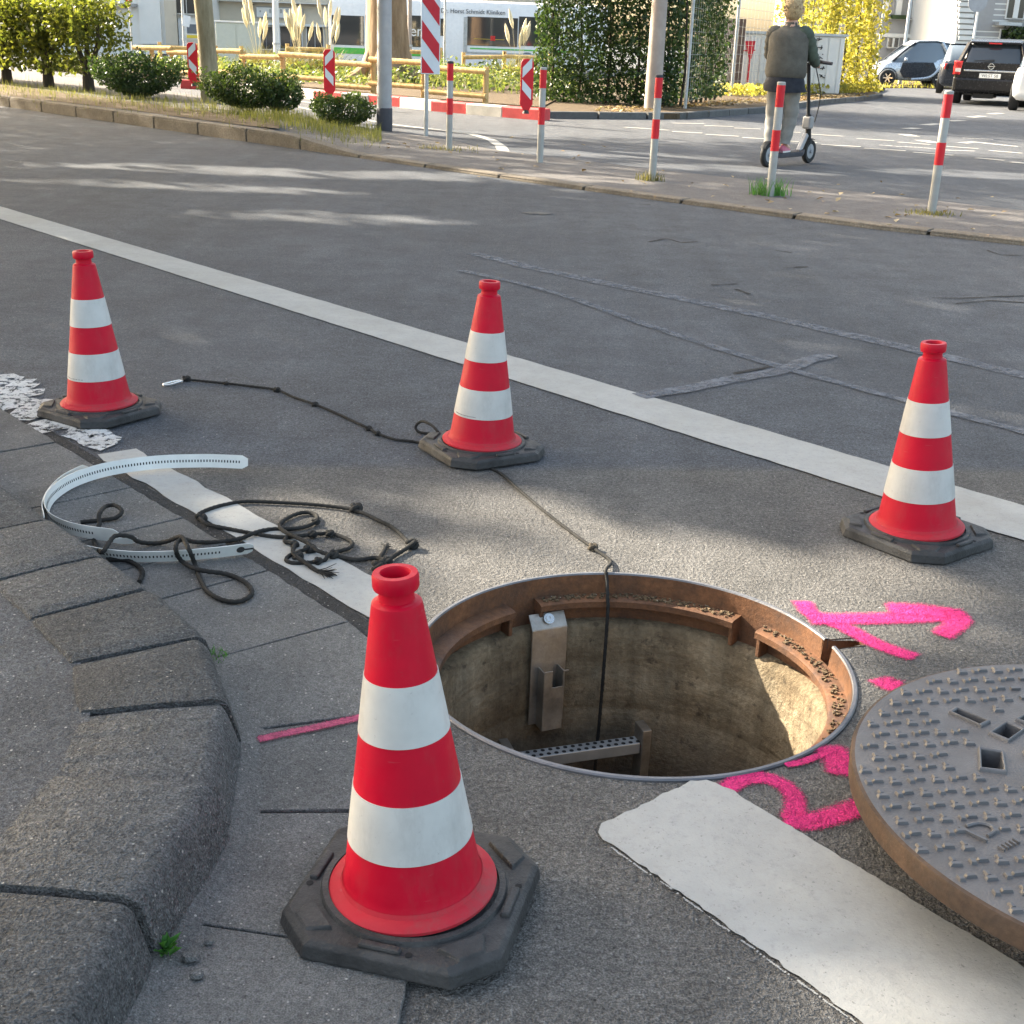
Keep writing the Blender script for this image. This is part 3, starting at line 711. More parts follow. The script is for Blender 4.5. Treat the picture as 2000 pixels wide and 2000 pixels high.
def stone(i0, i1, n, dz, big):                       # straight faced stone between two joints
    rings = []; A_ = KL[i0]; B_ = KL[i1]; t = (B_-A_).normalized(); L_ = (B_-A_).length; nn = Vector((t.y, -t.x, 0)); ox = rnd.uniform(-.004, .006); sk0, sk1 = rnd.uniform(-.004, .004), rnd.uniform(-.004, .004)
    tA = (KL[min(i0+6, len(KL)-1)]-KL[max(i0-6, 0)]).normalized(); tB = (KL[min(i1+6, len(KL)-1)]-KL[max(i1-6, 0)]).normalized(); nA = Vector((tA.y, -tA.x, 0)); nB = Vector((tB.y, -tB.x, 0))
    g_a = rnd.uniform(.0045, .0075) if big else .004
    for k in range(n+1):
        f_ = k/n; p = (A_+t*g_a).lerp(B_-t*g_a, f_); nk = nA.lerp(nB, f_).normalized(); e = 0 < k < n; hh = KH+dz+sk0*(1-f_)+sk1*f_-(0 if e else .003)
        prof = [(-.022, -.02), (-.019, .02), (-.002, hh-.026), (.004, hh-.012), (.012, hh-.004), (.024, hh), (.12, hh+.001), (.236, hh-.001), (.241, hh-.006), (.241, -.02)]
        rings.append([tuple(p+nk*(x+ox*(x < .2)+(0 if e else .002 if x < .02 else 0)+rnd.uniform(-.0015, .0015))+Vector((0, 0, z+rnd.uniform(-.0015, .0015)*(z > 0)))) for x, z in prof])
    return MB().loft(rings)
for a, b in zip(ji, ji[1:]):
    mid = KL[(a+b)//2]; near = mid.y < 2.7
    stone(a, b, 8 if near else 4, rnd.uniform(-.009, .007), near).build('kerb_stone', M['kerb'], kerb, True, angle=50)
GW = .345; go = offs(kc, GW); gi = offs(kc, .006)
mb = MB(); mb.add([v for a, b in zip(gi, [p+(q-p)*sm(p.y, 1.75, 2.2) for p, q in zip(offs(kc, GW-.006), offs(kc, GW+.04))]) for v in ((a.x, a.y, .0035), (b.x, b.y, .0035))], [(2*i, 2*i+1, 2*i+3, 2*i+2) for i in range(len(gi)-1)])
gut = tag(mb.build('gutter', M['tar']), 'dark tar joint and bed under the gutter slabs', kind='structure')
gj = [(-1.249, 2.90), (-1.06, 2.69), (-.93, 2.53), (-.80, 2.385), (-.60, 2.15), (-.475, 1.905), (-.422, 1.665), (-.437, 1.415), (-.462, 1.15)]
gi_ = sorted(min(range(len(KL)), key=lambda i: (KL[i]-Vector((*p, 0))).length) for p in gj)
gi_ = list(range(gi_[0], 30, -48))[::-1][:-1]+gi_+list(range(gi_[-1]+36, len(KL)-5, 44))
for a, b in zip(gi_, gi_[1:]):
    top = []; n = 8
    def gp(f_, d):
        i = int(f_); t = (KL[min(i+6, len(KL)-1)]-KL[max(i-6, 0)]).normalized(); p = KL[i].lerp(KL[min(i+1, len(KL)-1)], f_-i)
        return p+Vector((-t.y, t.x, 0))*d
    poly = [gp(a+.3+(b-a-.6)*k/n, .008+rnd.uniform(-.003, .003)) for k in range(n+1)]+[gp(b-.3-(b-a-.6)*k/n, GW-rnd.uniform(0, .006)) for k in range(n+1)]
    MB().prism([(p.x, p.y) for p in poly], .001, .0105+rnd.uniform(-.002, .002)).build('gutter_slab', M['slab'], gut, bevel=.002)
# mortar fillet at the foot of the stones
mb = MB(); fi = [i for i in range(len(KL)) if 0.9 < KL[i].y < 2.3 and KL[i].x > -.75]
vs = []
for i in fi:
    t = (KL[min(i+6, len(KL)-1)]-KL[max(i-6, 0)]).normalized(); n = Vector((-t.y, t.x, 0)); w = .035+.008*math.sin(i*.35)+rnd.uniform(-.003, .003)
    for d, z in ((-.03, .026), (.018, .021), (w+.012, .0075)):
        q = KL[i]+n*d; vs.append((q.x, q.y, z+rnd.uniform(-.001, .001)))
mb.add(vs, [(3*i+k, 3*i+3+k, 3*i+4+k, 3*i+1+k) for i in range(len(fi)-1) for k in (0, 1)])
mb.build('mortar_fillet', M['slab'], gut, True)
# weed, moss tuft and pebbles
w = G(326, 1866, .014); t = thing('weed', 'small green weed growing at the foot of the kerb stones', 'plant', tuple(w))
mb = MB()
for k in range(22):
    a = k*2.4; l_ = rnd.uniform(.010, .024); c, s = math.cos(a), math.sin(a); h = rnd.uniform(.012, .03); bx, by = rnd.uniform(-.006, .006), rnd.uniform(-.006, .006)
    P = [(bx, by, .004), (bx+c*l_*.4-s*.005, by+s*l_*.4+c*.005, h*.8), (bx+c*l_, by+s*l_, h), (bx+c*l_*.4+s*.005, by+s*l_*.4-c*.005, h*.75)]
    mb.add(P, [(0, 1, 2), (0, 2, 3)])
mb.build('leaves', M['weed'], t); MB().cyl((0, 0, -.004), (0, 0, .014), .002, .0015, 6).build('stalk', M['weed'], t)
w = G(432, 1283, .01); t = thing('grass_tuft', 'tiny green grass tuft in the joint between kerb and gutter', 'grass', tuple(w))
blades('blades', [(rnd.uniform(-.03, .012), rnd.uniform(-.03, .03), -.003) for k in range(70)], .016, .003, M['weed'], t, .9)
for (x, y, r_, lb) in [(372, 1874, .010, 'pale round pebble beside the green weed'), (384, 1908, .008, 'grey pebble in the gutter below the pale one'), (408, 1842, .006, 'small pale pebble on the gutter slab joint')]:
    p = G(x, y, .012); mb = MB(); mb.lathe([(.001, -r_*.6), (r_*.8, -r_*.4), (r_, 0), (r_*.75, r_*.5), (.001, r_*.65)], 10); mb.v = [(a*rnd.uniform(.88, 1.1)*1.25, b*rnd.uniform(.88, 1.1), c) for a, b, c in mb.v]
    o = mb.build('pebble', M['slab'], None, True, loc=(p.x, p.y, .0105+r_*.55)); tag(o, lb, 'pebble', 'pebbles in the gutter')

# ================================================================== CONES
def make_cone(label, loc, rz, lean):
    t = thing('traffic_cone', label, 'traffic cone', loc, group='red and white traffic cones around the shaft')
    Z = .034
    body = MB(); body.lathe([(.116, Z), (.1165, Z+.004), (.112, Z+.008), (.100, Z+.011), (.0965, Z+.018), (.0935, Z+.028), (.0335, Z+.424), (.0325, Z+.4285), (.029, Z+.431), (.0235, Z+.433), (.0225, Z+.440), (.0232, Z+.446), (.0290, Z+.448), (.0302, Z+.452), (.0302, Z+.465), (.0285, Z+.469), (.0200, Z+.469), (.0188, Z+.466), (.0188, Z+.40), (.03, Z+.30)], 64, cap=False)
    b = body.build('cone_body', M['red'], t, True); b.rotation_euler = (lean[1], lean[0], 0)
    fl = MB(); fl.lathe([(.1163, Z-.001), (.1172, Z+.004), (.1125, Z+.0087), (.1003, Z+.0118), (.0974, Z+.018)], 64, cap=False); fl.build('flange', M['flange'], b, True)
    def rad(z): return .0935+(z-.028)/(.424-.028)*(.0335-.0935)
    for (za, zb) in ((.247, .329), (.085, .167)):
        mb = MB(); mb.lathe([(rad(za)+.0001, Z+za), (rad(za)+.0011, Z+za), (rad(zb)+.0011, Z+zb), (rad(zb)+.0001, Z+zb)], 64, cap=False); rb = mb.build('reflective_band', M['refl'], b, True)
    mb = MB(); h = .158; c = .055
    def octo(k, z, cc=c): return [(k, -k+cc, z), (k, k-cc, z), (k-cc, k, z), (-k+cc, k, z), (-k, k-cc, z), (-k, -k+cc, z), (-k+cc, -k, z), (k-cc, -k, z)]
    mb.loft([octo(h-.004, 0), octo(h, .003), octo(h-.003, .022), octo(h-.010, .028)])
    base = mb.build('base_plate', M['rubber'], t, bevel=.002); base.rotation_euler = (0, 0, rz)
    mb = MB(); mb.lathe([(.1185, .026), (.1190, .0345), (.1275, .0345), (.131, .026)], 64, cap=False); mb.build('collar', M['rubber'], base, True)
    for k in range(4):
        a = R(45+90*k); mb = MB(); Q = Matrix.Rotation(a, 4, 'Z')
        mb.loft([[(.137, -.036, z), (.172, -.020, z), (.172, .020, z), (.137, .036, z)] if z < .03 else [(.139, -.033, z), (.167, -.017, z-.003), (.167, .017, z-.003), (.139, .033, z)] for z in (.026, .0345)])
        mb.v = [tuple(Q @ Vector(p)) for p in mb.v]; mb.build('corner_pad', M['rubber'], base, bevel=.0012)
        a = R(90*k); Q = Matrix.Rotation(a, 4, 'Z'); mb = MB()
        if k % 2 == 0: mb.box((.1385, 0, .030), (.013, .062, .010))
        else: mb.box((.1390, 0, .0305), (.012, .058, .008))
        mb.v = [tuple(Q @ Vector(p)) for p in mb.v]; mb.build('grip', M['rubber'], base, bevel=.003)
        mb = MB(); mb.lathe([(.005, .0), (.005, .0006)], 12, (.140, .040, .0283)); mb.v = [tuple(Q @ Vector(p)) for p in mb.v]; mb.build('hole', M['dark'], base)
    return t, b
def printed(b, a0, n=30):
    mb = MB(); Z = .034; z = Z+.0915; a = a0
    for i in range(n):
        w = rnd.uniform(.6, 1.7)*(1.6 if i < 5 else 1)
        if rnd.random() < .82:
            r_ = .0935+(.0915-.028)/(.396)*(-.06)+.0013; c = (r_*math.cos(R(a)), r_*math.sin(R(a)), z+rnd.uniform(-.0003, .0003)); mb.box(c, (.0006, r_*R(w)*.8, .0022 if i < 5 else .0014), R(a))
        a += w*1.15+.25
    mb.build('printed_line', M['print'], b)
E_ = .0
cf, bf = make_cone('large foreground red and white traffic cone between kerb and open shaft', (-.117, 1.468, .0105), R(-14), (R(-3.2), 0))
cr, brr = make_cone('red and white traffic cone on the right beyond the iron cover', (1.025, 2.994, .0), R(38), (R(-3.2), 0))
cm, bmi = make_cone('red and white traffic cone standing on the rope behind the shaft', (-.097, 3.563, .004), R(31), (R(1.2), 0)); printed(bmi, 205)
cl, bl = make_cone('red and white traffic cone at the left on flaking white paint', (-1.303, 3.807, .006), R(57), (R(-1.6), 0)); printed(bl, 212)

# ================================================================== ROPES
def rope_part(name, pts, r, mat, parent, O, n=8):
    P = resample(spline(pts, n), .0045)
    return MB().tube(P, r, 9, 330, 3, .13).build(name, mat, parent, True, origin=O, angle=80)
def knot(p, r, parent, O, mat):
    mb = MB(); P = []
    for i in range(40):
        a = i/39*6.2832*2; P.append(Vector((math.cos(a)*(1+.45*math.cos(1.5*a))*r*.75, math.sin(a)*(1+.45*math.cos(1.5*a))*r*.62, math.sin(1.5*a)*r*.5)))
    q = Matrix.Rotation(rnd.uniform(0, 3), 3, 'Z'); mb.tube([Vector(p)+q @ x for x in P], r*.46, 8); return mb.build('knot', mat, parent, True, origin=O)
def fray(p, d, parent, O, mat, L=.035, n=46):
    mb = MB(); d = Vector(d).normalized()
    for i in range(n):
        s = Vector((rnd.gauss(0, 1), rnd.gauss(0, 1), rnd.gauss(0, .7)))*.20; e = (d+s).normalized()
        a = Vector(p)+s*.008; mb.tube([a, a+e*L*.5*rnd.uniform(.7, 1.1), a+(d*.8+s*1.1).normalized()*L*rnd.uniform(.7, 1.15)+Vector((0, 0, -.002))], [.0013, .0012, .0006], 4)
    return mb.build('frayed_end', mat, parent, origin=O)
def c6(x, y, z=.006): return G(380+x/4.1106, 940+y/4.1106, z)
def c1(x, y, z=.006): return G(x/3.715, 1000+y/3.715, z)
def c5(x, y, z=.006): return G(x/4.83, 820+y/4.83, z)
def c3(x, y, z=.006): return G(300+x/2.034, 700+y/2.034, z)
O = G(640, 1050); rp = thing('knotted_rope', 'tangled black knotted rope with frayed ends lying across gutter and white stripe', 'rope', tuple(O))
RD = .0052
g_ = .0155
r1 = [c5(760, 965, g_), c5(930, 948, g_), c5(1090, 925, g_+.004), c5(1150, 860, g_+.012), c5(1080, 806, g_+.014), c5(990, 822, g_+.014), c5(935, 895, g_+.022), c5(938, 985, g_+.010), c5(900, 1060, g_), c5(890, 1150, g_), c5(960, 1250, g_+.03), c5(1040, 1142, .055), c5(1100, 1092, .058), c5(1230, 1102, .05), c5(1310, 1150, g_+.012), c5(1450, 1165, g_), c5(1580, 1145, g_+.01), c5(1690, 1102, .052), c1(1330, 195, .060), c1(1372, 275, .058), c1(1420, 390, .02), c1(1452, 485, g_), c1(1510, 580, g_), c1(1620, 640, g_), c1(1740, 648, g_), c1(1828, 590, g_), c1(1780, 510, g_), c1(1650, 452, g_), c1(1500, 430, g_+.008), c1(1400, 405, g_+.008), c1(1312, 350, .02), c1(1276, 275, .054), c1(1290, 215, .058), c1(1345, 200, .05), c1(1420, 217, .02), c1(1600, 217, .012), c1(1750, 190, .010), c6(470, 418, .014), c6(600, 387, .007), c6(800, 380, .007), c6(925, 352, .007), c6(985, 305, .008), c6(960, 262, .007), c6(870, 250, .007), c6(765, 285, .007), c6(690, 340, .007), c6(705, 392, .016), c6(800, 442, .018), c6(900, 492, .016), c6(965, 545, .016), c6(1080, 590, .012), c6(1160, 605, .007), c6(1300, 630, .007), c6(1455, 615, .008), c6(1510, 640, .012), c6(1478, 685, .008)]
rope_part('strand', r1, RD, M['rope'], rp, O)
r2 = [c6(1745, 510, .012), c6(1700, 472, .008), c6(1600, 378, .007), c6(1480, 315, .007), c6(1300, 235, .009), c6(1150, 208, .007), c6(900, 182, .007), c6(600, 166, .007), c6(400, 162, .007), c6(250, 186, .007), c6(120, 222, .008), c6(35, 265, .008), c6(50, 302, .012), c6(110, 347, .010), c6(300, 387, .008), c6(470, 420, .007), c6(600, 440, .008), c6(730, 448, .009), c6(860, 437, .010), c6(950, 426, .009), c6(1080, 420, .007), c6(1200, 452, .007), c6(1266, 495, .007), c6(1235, 540, .007), c6(1130, 568, .008), c6(1075, 590, .014), c6(1045, 632, .008), c6(960, 648, .007), c6(870, 656, .007), c6(785, 656, .007), c6(735, 632, .007), c6(768, 592, .008), c6(840, 566, .012), c6(900, 540, .016), c6(940, 520, .012)]
rope_part('strand', r2, RD*.95, M['rope'], rp, O)
r3 = [c6(740, 448, .012), c6(728, 485, .010), c6(800, 500, .012), c6(790, 560, .012), c6(815, 602, .014), c6(885, 650, .012), c6(960, 705, .008), c6(1000, 725, .008)]
rope_part('strand', r3, RD, M['rope'], rp, O)
r4 = [c6(1540, 520, .009), c6(1515, 570, .007), c6(1490, 620, .009), c6(1540, 640, .012), c6(1600, 600, .008), c6(1680, 552, .008), c6(1745, 508, .010)]
rope_part('strand', r4, RD, M['rope'], rp, O)
r5_ = [c1(770, 345, g_), c1(900, 346, g_), c1(1000, 390, g_), c1(1035, 440, g_), c1(1012, 505, g_)]
rope_part('strand', r5_, RD, M['rope'], rp, O)
for x, y, s in [(1295, 215, .014), (55, 290, .011), (1740, 505, .013), (1478, 682, .013), (1545, 640, .010), (825, 598, .011), (945, 425, .009), (1085, 418, .009), (990, 640, .009), (1115, 590, .011), (800, 505, .009), (930, 545, .012), (970, 325, .008)]:
    knot(c6(x, y, .010), s, rp, O, M['rope'])
fray(c6(1000, 725, .008), c6(1150, 760, .006)-c6(1000, 725, .008), rp, O, M['rope'], .042, 60)
fray(c6(1540, 530, .010), c6(1535, 500, .01)-c6(1525, 560, .01), rp, O, M['rope'], .022, 40)
fray(c6(1735, 500, .012), Vector((.7, .1, .1)), rp, O, M['rope'], .018, 40)
# rope led under the middle cone into the shaft
O = G(1100, 1000); rh = thing('hanging_rope', 'thin black knotted rope with carabiner running under the middle cone into the shaft', 'rope', tuple(O))
edge = HC+Vector((-.028, .432, .012)); lip = HC+Vector((-.026, .416, -.004))
ra = [c3(118, 82, .007), c3(200, 90, .005), c3(290, 99, .005), c3(400, 112, .005), c3(490, 125, .006), c3(560, 155, .005), c3(640, 182, .006), c3(720, 215, .005), c3(800, 252, .005), c3(855, 278, .006), c3(890, 298, .006), c3(960, 322, .005), c3(1060, 336, .004), c3(1200, 390, .0025), c3(1360, 446, .004), c3(1450, 520, .005), c3(1540, 597, .005), c3(1650, 683, .005), c3(1745, 752, .007), c3(1815, 805, .006), edge, lip, HC+Vector((-.024, .382, -.042)), HC+Vector((-.022, .377, -.075)), HC+Vector((-.024, .372, -.3)), HC+Vector((-.03, .37, -.7)), HC+Vector((-.03, .37, -1.9))]
rope_part('strand', ra, .0040, M['rope'], rh, O)
for x, y, s in [(130, 82, .012), (490, 125, .010), (640, 182, .0085), (855, 278, .0085), (890, 298, .0075), (1745, 750, .010), (288, 99, .007)]:
    knot(c3(x, y, .007), s, rh, O, M['rope'] if x < 1500 else M['ropetan'])
rl = [c3(1130, 292, .036), c3(1105, 266, .045), c3(1068, 250, .04), c3(1042, 268, .02), c3(1050, 290, .006), c3(1085, 298, .005), c3(1120, 300, .005)]
rope_part('loop', rl, .0042, M['rope'], rh, O)
mb = MB(); kA = c3(42, 106, .006); kB = c3(112, 88, .006); d = kB-kA; nn = Vector((-d.y, d.x, 0)).normalized()*.011
P = [kB-nn*.3, kB-d*.12+nn*.9, kA+d*.2+nn*1.15, kA+d*.02+nn*.5, kA-nn*.2, kA+d*.2-nn*.9, kB-d*.15-nn*.75, kB-nn*.3]
mb.tube(spline(P, 6), .0034, 8); cb = mb.build('carabiner', M['bolt'], rh, True, origin=O)

# ================================================================== PERFORATED STRAPS
def strap(label, path, h, lean, zr, holes, key=False):
    P = resample(spline([G(x, y, zr[0]+(zr[1]-zr[0])*i/(len(path)-1)) for i, (x, y) in enumerate(path)], 10), .008); O = P[0].copy(); O.z = 0
    t = thing('measuring_strap', label, 'strap', tuple(O), group='white perforated straps in the gutter')
    th_ = .0016; rings = []; fr = []
    for i, p in enumerate(P):
        tg = (P[min(i+1, len(P)-1)]-P[max(i-1, 0)]); tg.z = 0; tg.normalize(); n = Vector((-tg.y, tg.x, 0)); u = (Vector((0, 0, 1))+n*lean).normalized(); w = u.cross(tg).normalized()
        hh = h*(.55+.45*min(1, min(i, len(P)-1-i)/2.0)); c = p+u*h/2
        rings.append([tuple(c+w*th_/2-u*hh/2), tuple(c+w*th_/2+u*hh/2), tuple(c-w*th_/2+u*hh/2), tuple(c-w*th_/2-u*hh/2)]); fr.append((c, tg, u, w))
    MB().loft(rings).build('band', M['strap'], t, origin=O)
    mb = MB()
    for i in range(int(len(fr)*holes[0]), int(len(fr)*holes[1])):
        c, tg, u, w = fr[i]; Q = Matrix(((tg.x, u.x, w.x), (tg.y, u.y, w.y), (tg.z, u.z, w.z)))
        mb.box(c, (.0032, .0068, th_+.0006), M=Q)
    mb.build('slots', M['dark'], t, origin=O)
    if key:
        c, tg, u, w = fr[-5]; Q = Matrix(((tg.x, u.x, w.x), (tg.y, u.y, w.y), (tg.z, u.z, w.z))); mb = MB()
        mb.lathe([(.0095, -.0012), (.0095, .0012)], 20, c, True, Q); mb.bar(c, fr[-1][0]+tg*.001, .0026, .006); mb.build('keyhole', M['rubber'], t, origin=O)
    return t
strap('white perforated strap standing in a wide C curve with its far end on the stripe', [(484, 916), (440, 914), (396, 913), (308, 916), (220, 928), (154, 948), (112, 974), (96, 1000), (104, 1024), (130, 1040), (165, 1050), (205, 1056), (236, 1060)], .037, -.25, (.013, .016), (.03, .93))
strap('short outer white strap nested against the curve of the long strap', [(172, 930), (150, 938), (120, 955), (95, 980), (82, 1008), (86, 1035)], .037, .1, (.013, .013), (.9, .91))
strap('white perforated strap with keyhole end lying under the rope loop', [(120, 1062), (160, 1080), (205, 1091), (264, 1097), (310, 1097), (352, 1095), (400, 1091), (440, 1087), (470, 1083), (493, 1080)], .034, -.45, (.013, .012), (.2, .84), True)
strap('small white strap offcut beside the rope in the gutter', [(222, 1062), (240, 1062), (256, 1062), (268, 1060)], .018, -.3, (.013, .013), (.5, .51))

# ================================================================== TRAFFIC ISLAND
def isl_z(px): return .13-.105*sm(px, 540, 690)
FR = [(-420, 147), (-250, 171), (0, 207), (250, 243), (500, 279.5), (560, 288), (690, 307), (800, 323), (1000, 352), (1250, 387), (1500, 421), (1700, 447), (2000, 480), (2300, 511), (2700, 550)]
BK = [(2700, 495), (2300, 449), (2000, 415), (1640, 374), (1300, 336), (1050, 306), (935, 291), (915, 284), (880, 276), (830, 268), (740, 257), (640, 241), (480, 215), (400, 204), (250, 181), (0, 143), (-250, 108), (-420, 92)]
mb = MB(); front = []
for x, y in FR:
    p = G(x, y); front.append((p.x, p.y, isl_z(x)))
back = []
for x, y in BK:
    p = G(x, y); back.append((p.x, p.y, max(.012, isl_z(x)-.01)))
mb.add(front+back, []); nF = len(front); bb = back[::-1]
# triangulated strip between front and back
def lerp_pts(P, n):
    P = [Vector(p) for p in P]; L = [0]
    for a, b in zip(P, P[1:]): L.append(L[-1]+(b-a).length)
    out = []
    for i in range(n+1):
        t = L[-1]*i/n; k = max(j for j in range(len(L)) if L[j] <= t+1e-9); k = min(k, len(P)-2); out.append(P[k].lerp(P[k+1], (t-L[k])/max(1e-6, L[k+1]-L[k])))
    return out
mb = MB(); fp = lerp_pts(front, 90); bp = lerp_pts(bb, 90)
mb.add([tuple(p) for q in zip(fp, bp) for p in q]+[(p.x, p.y, -.01) for p in bp], [(2*i, 2*i+2, 2*i+3, 2*i+1) for i in range(90)]+[(2*i+1, 2*i+3, 182+i+1, 182+i) for i in range(90)])
island = tag(mb.build('traffic_island', M['island']), 'low asphalt traffic island with a worn kerb', kind='structure')
FL = resample([Vector(p) for p in front], .02)
i = 0
while i < len(FL)-52:
    j = i+50; rings = []
    for k in range(5):
        p = FL[int(i+(j-i)*k/4)]; t = (FL[min(i+60, len(FL)-1)]-FL[i]); t.z = 0; t.normalize(); n = Vector((-t.y, t.x, 0)); ins = .3 if k in (0, 4) else 0
        z = p.z+.008; q = p+t*(.012 if k == 0 else -.012 if k == 4 else 0); q.z = 0
        rings.append([tuple(q+n*a+Vector((0, 0, b))) for a, b in ((-.0, -.02), (-.004, z-.025), (.012, z), (.14, z+.002), (.14, -.02))])
    MB().loft(rings).build('kerb_stone', M['farkerb'], island, bevel=.006); i = j
# dry soil and grass along the planted part
pl = [(-300, 125), (0, 165), (250, 198), (480, 228), (545, 235), (545, 252), (480, 246), (250, 215), (0, 186), (-300, 146)]
mb = MB(); mb.sheet([(*g2(x, y, .13), isl_z(x)+.006) for x, y in pl]); mb.build('planting_strip', M['soil'], island)
bs = []
for k in range(9000):
    x = rnd.uniform(-150, 745); yc = 176+.108*x+rnd.gauss(0, 9); p = G(x, yc, .1); z = isl_z(x)
    if rnd.random() < .35+.65*sm(x, 380, 520): bs.append((p.x, p.y, z-.005))
tag(blades('verge_grass', bs, .12, .007, M['verge']), 'dry yellow green grass on the traffic island', 'grass', kind='stuff')

def shrub(label, px, py, w, h, z0, n, mat, size, depth=None, group='clipped shrubs on the traffic island'):
    b = G(px, py, .0); b.z = isl_z(px) if px < 700 else .03
    t = thing('shrub', label, 'shrub', tuple(b), group=group); depth = depth or w*.8; pts = []
    while len(pts) < n:
        u = nr.uniform(-1, 1, 3); r_ = abs(u[0])**2.6+abs(u[1])**2.6+abs(u[2])**2.6
        if r_ > 1 or r_ < .25: continue
        k = 1+.12*math.sin(u[0]*7+px)+.10*math.sin(u[1]*9+u[0]*5)+abs(nr.normal())*.06
        wid = 1-.35*max(0, -u[2])
        pts.append((u[0]*w/2*k*wid, u[1]*depth/2*k*wid, z0+(u[2]+1)/2*(h-z0)*k))
    leaves('foliage', pts, size, mat, t)
    mb = MB()
    for k in range(7):
        a = rnd.uniform(0, 6.28); mb.tube(spline([Vector((.05*math.cos(a), .05*math.sin(a), -.02)), Vector((.1*math.cos(a), .1*math.sin(a), z0*.7)), Vector((w*.28*math.cos(a), depth*.28*math.sin(a), z0+(h-z0)*.5))], 4), [.016]*3+[.012]*3+[.008]*3, 6)
    mb.build('stems', M['stem'], t, True); return t
shrub('rounded clipped shrub beside the tall hedge on the island', 272, 208, 1.20, .56, .02, 6500, M['hedge'], .05)
shrub('dark flat clipped shrub right of the slender tree trunk', 486, 236, 1.15, .50, .03, 6500, M['boxgreen'], .045)
shrub('small green shrub leaning on the dark flat shrub', 550, 241, .56, .36, .02, 2400, M['boxgreen'], .04)
shrub('low dark shrub just left of the grey lamp post', 672, 252, .80, .36, .02, 4000, M['boxgreen'], .04)
# hedge on stems
A = Vector((-6.45, 20.7, 0)); B = Vector((-11.2, 24.9, 0)); d = (B-A).normalized(); n = Vector((-d.y, d.x, 0)); ctr = A+d*.6; ctr.z = .13
t = thing('hedge', 'tall clipped hedge on dark forked stems at the left of the island', 'hedge', tuple(ctr)); pts = []
while len(pts) < 24000:
    u = nr.uniform(0, 1); v = nr.uniform(-1, 1); w = nr.uniform(0, 1)
    dens = 1 if w > .38 else .3
    if u*6.3 < 1.3: dens *= .55
    hole = math.hypot((u*6.3-1.05)/.30, (w-.38)/.20)
    if hole < 1 or nr.uniform() > dens: continue
    e = (1-.10*math.sin(u*31)-.06*math.sin(u*73+v*5)); p = A+d*(u*6.3-.12*(w > .8)*v*v+.15)+n*v*.55*e
    pts.append((p.x, p.y, .38+w*(1.12+.06*math.sin(u*25))))
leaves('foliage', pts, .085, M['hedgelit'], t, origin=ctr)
for k, (s0, sp) in enumerate([(.75, .5), (2.0, .35), (3.4, .4)]):
    b = A+d*s0; b.z = .13; mb = MB()
    mb.tube([b+Vector((0, 0, -.05)), b+Vector((0, 0, .2)), b+Vector((.02, 0, .42))], [.10, .085, .075], 9)
    for j, (du, hh) in enumerate([(-sp*.55, .8), (.06, 1.0), (sp*.75, .75)]):
        q = b+Vector((0, 0, .3)); mb.tube(spline([q, q-d*du*.55+Vector((0, 0, hh*.25)), q-d*du+Vector((0, 0, hh*.6)), q-d*du*1.05+Vector((0, 0, hh))], 5), [.055-.0022*i for i in range(16)], 7)
    mb.build('stem', M['stem'], t, True, origin=ctr)

# ------------------------------------------------------------------ bollards
def bollard(px, py, label, cap):
    b = G(px, py); b.z = .025 if px > 900 else .03; t = thing('bollard', label, 'bollard', tuple(b), group='grey bollards with red bands on the island'); H = .875; r = .0325
    mb = MB(); mb.lathe([(r, -.05), (r, H-.012), (r*.9, H-.002), (r*.5, H)], 24); mb.build('post', M['post'], t, True)
    for a, c in ((.40, .585), (.785, .975)):
        mb = MB(); mb.lathe([(r, H*a), (r+.001, H*a), (r+.001, H*c), (r, H*c)], 24, cap=False); mb.build('red_band', M['postred'], t, True)
    mb = MB(); mb.lathe([(r+.0015, H-.022), (r+.0018, H-.004), (r*.8, H+.003), (.001, H+.004)], 24, cap=False); mb.build('cap', M['lampbase'] if cap else M['post'], t, True)
    return t
for i, (px, py, lb, cp) in enumerate([(877, 297, 'bollard with red bands beside the striped guide board', 1), (1054, 321, 'red banded bollard in front of the red kerb end and small beacon', 0), (1273, 357, 'red banded bollard with black cap in front of the concrete pole', 1), (1503, 388, 'red banded bollard in front of the scooter rider', 0), (1818, 422, 'rightmost red banded bollard in front of the black car', 0)]):
    bollard(px, py, lb, cp)
for (px, py, w, h, n, lb) in [(1268, 357, .14, .09, 130, 'tuft of grass at the foot of the black capped bollard'), (1500, 386, .17, .15, 220, 'taller grass tuft at the foot of the bollard near the rider'), (1815, 424, .25, .035, 160, 'thin sparse grass around the rightmost bollard'), (870, 296, .5, .05, 160, 'low grass and leaves at the foot of the leftmost bollard')]:
    p = G(px, py); p.z = .026; t = thing('grass_tuft', lb, 'grass', tuple(p)); blades('blades', [(rnd.gauss(0, w*.4), rnd.gauss(0, w*.3), -.004) for k in range(n)], h, .008, M['weed'] if h > .1 else M['grass'], t, .6)

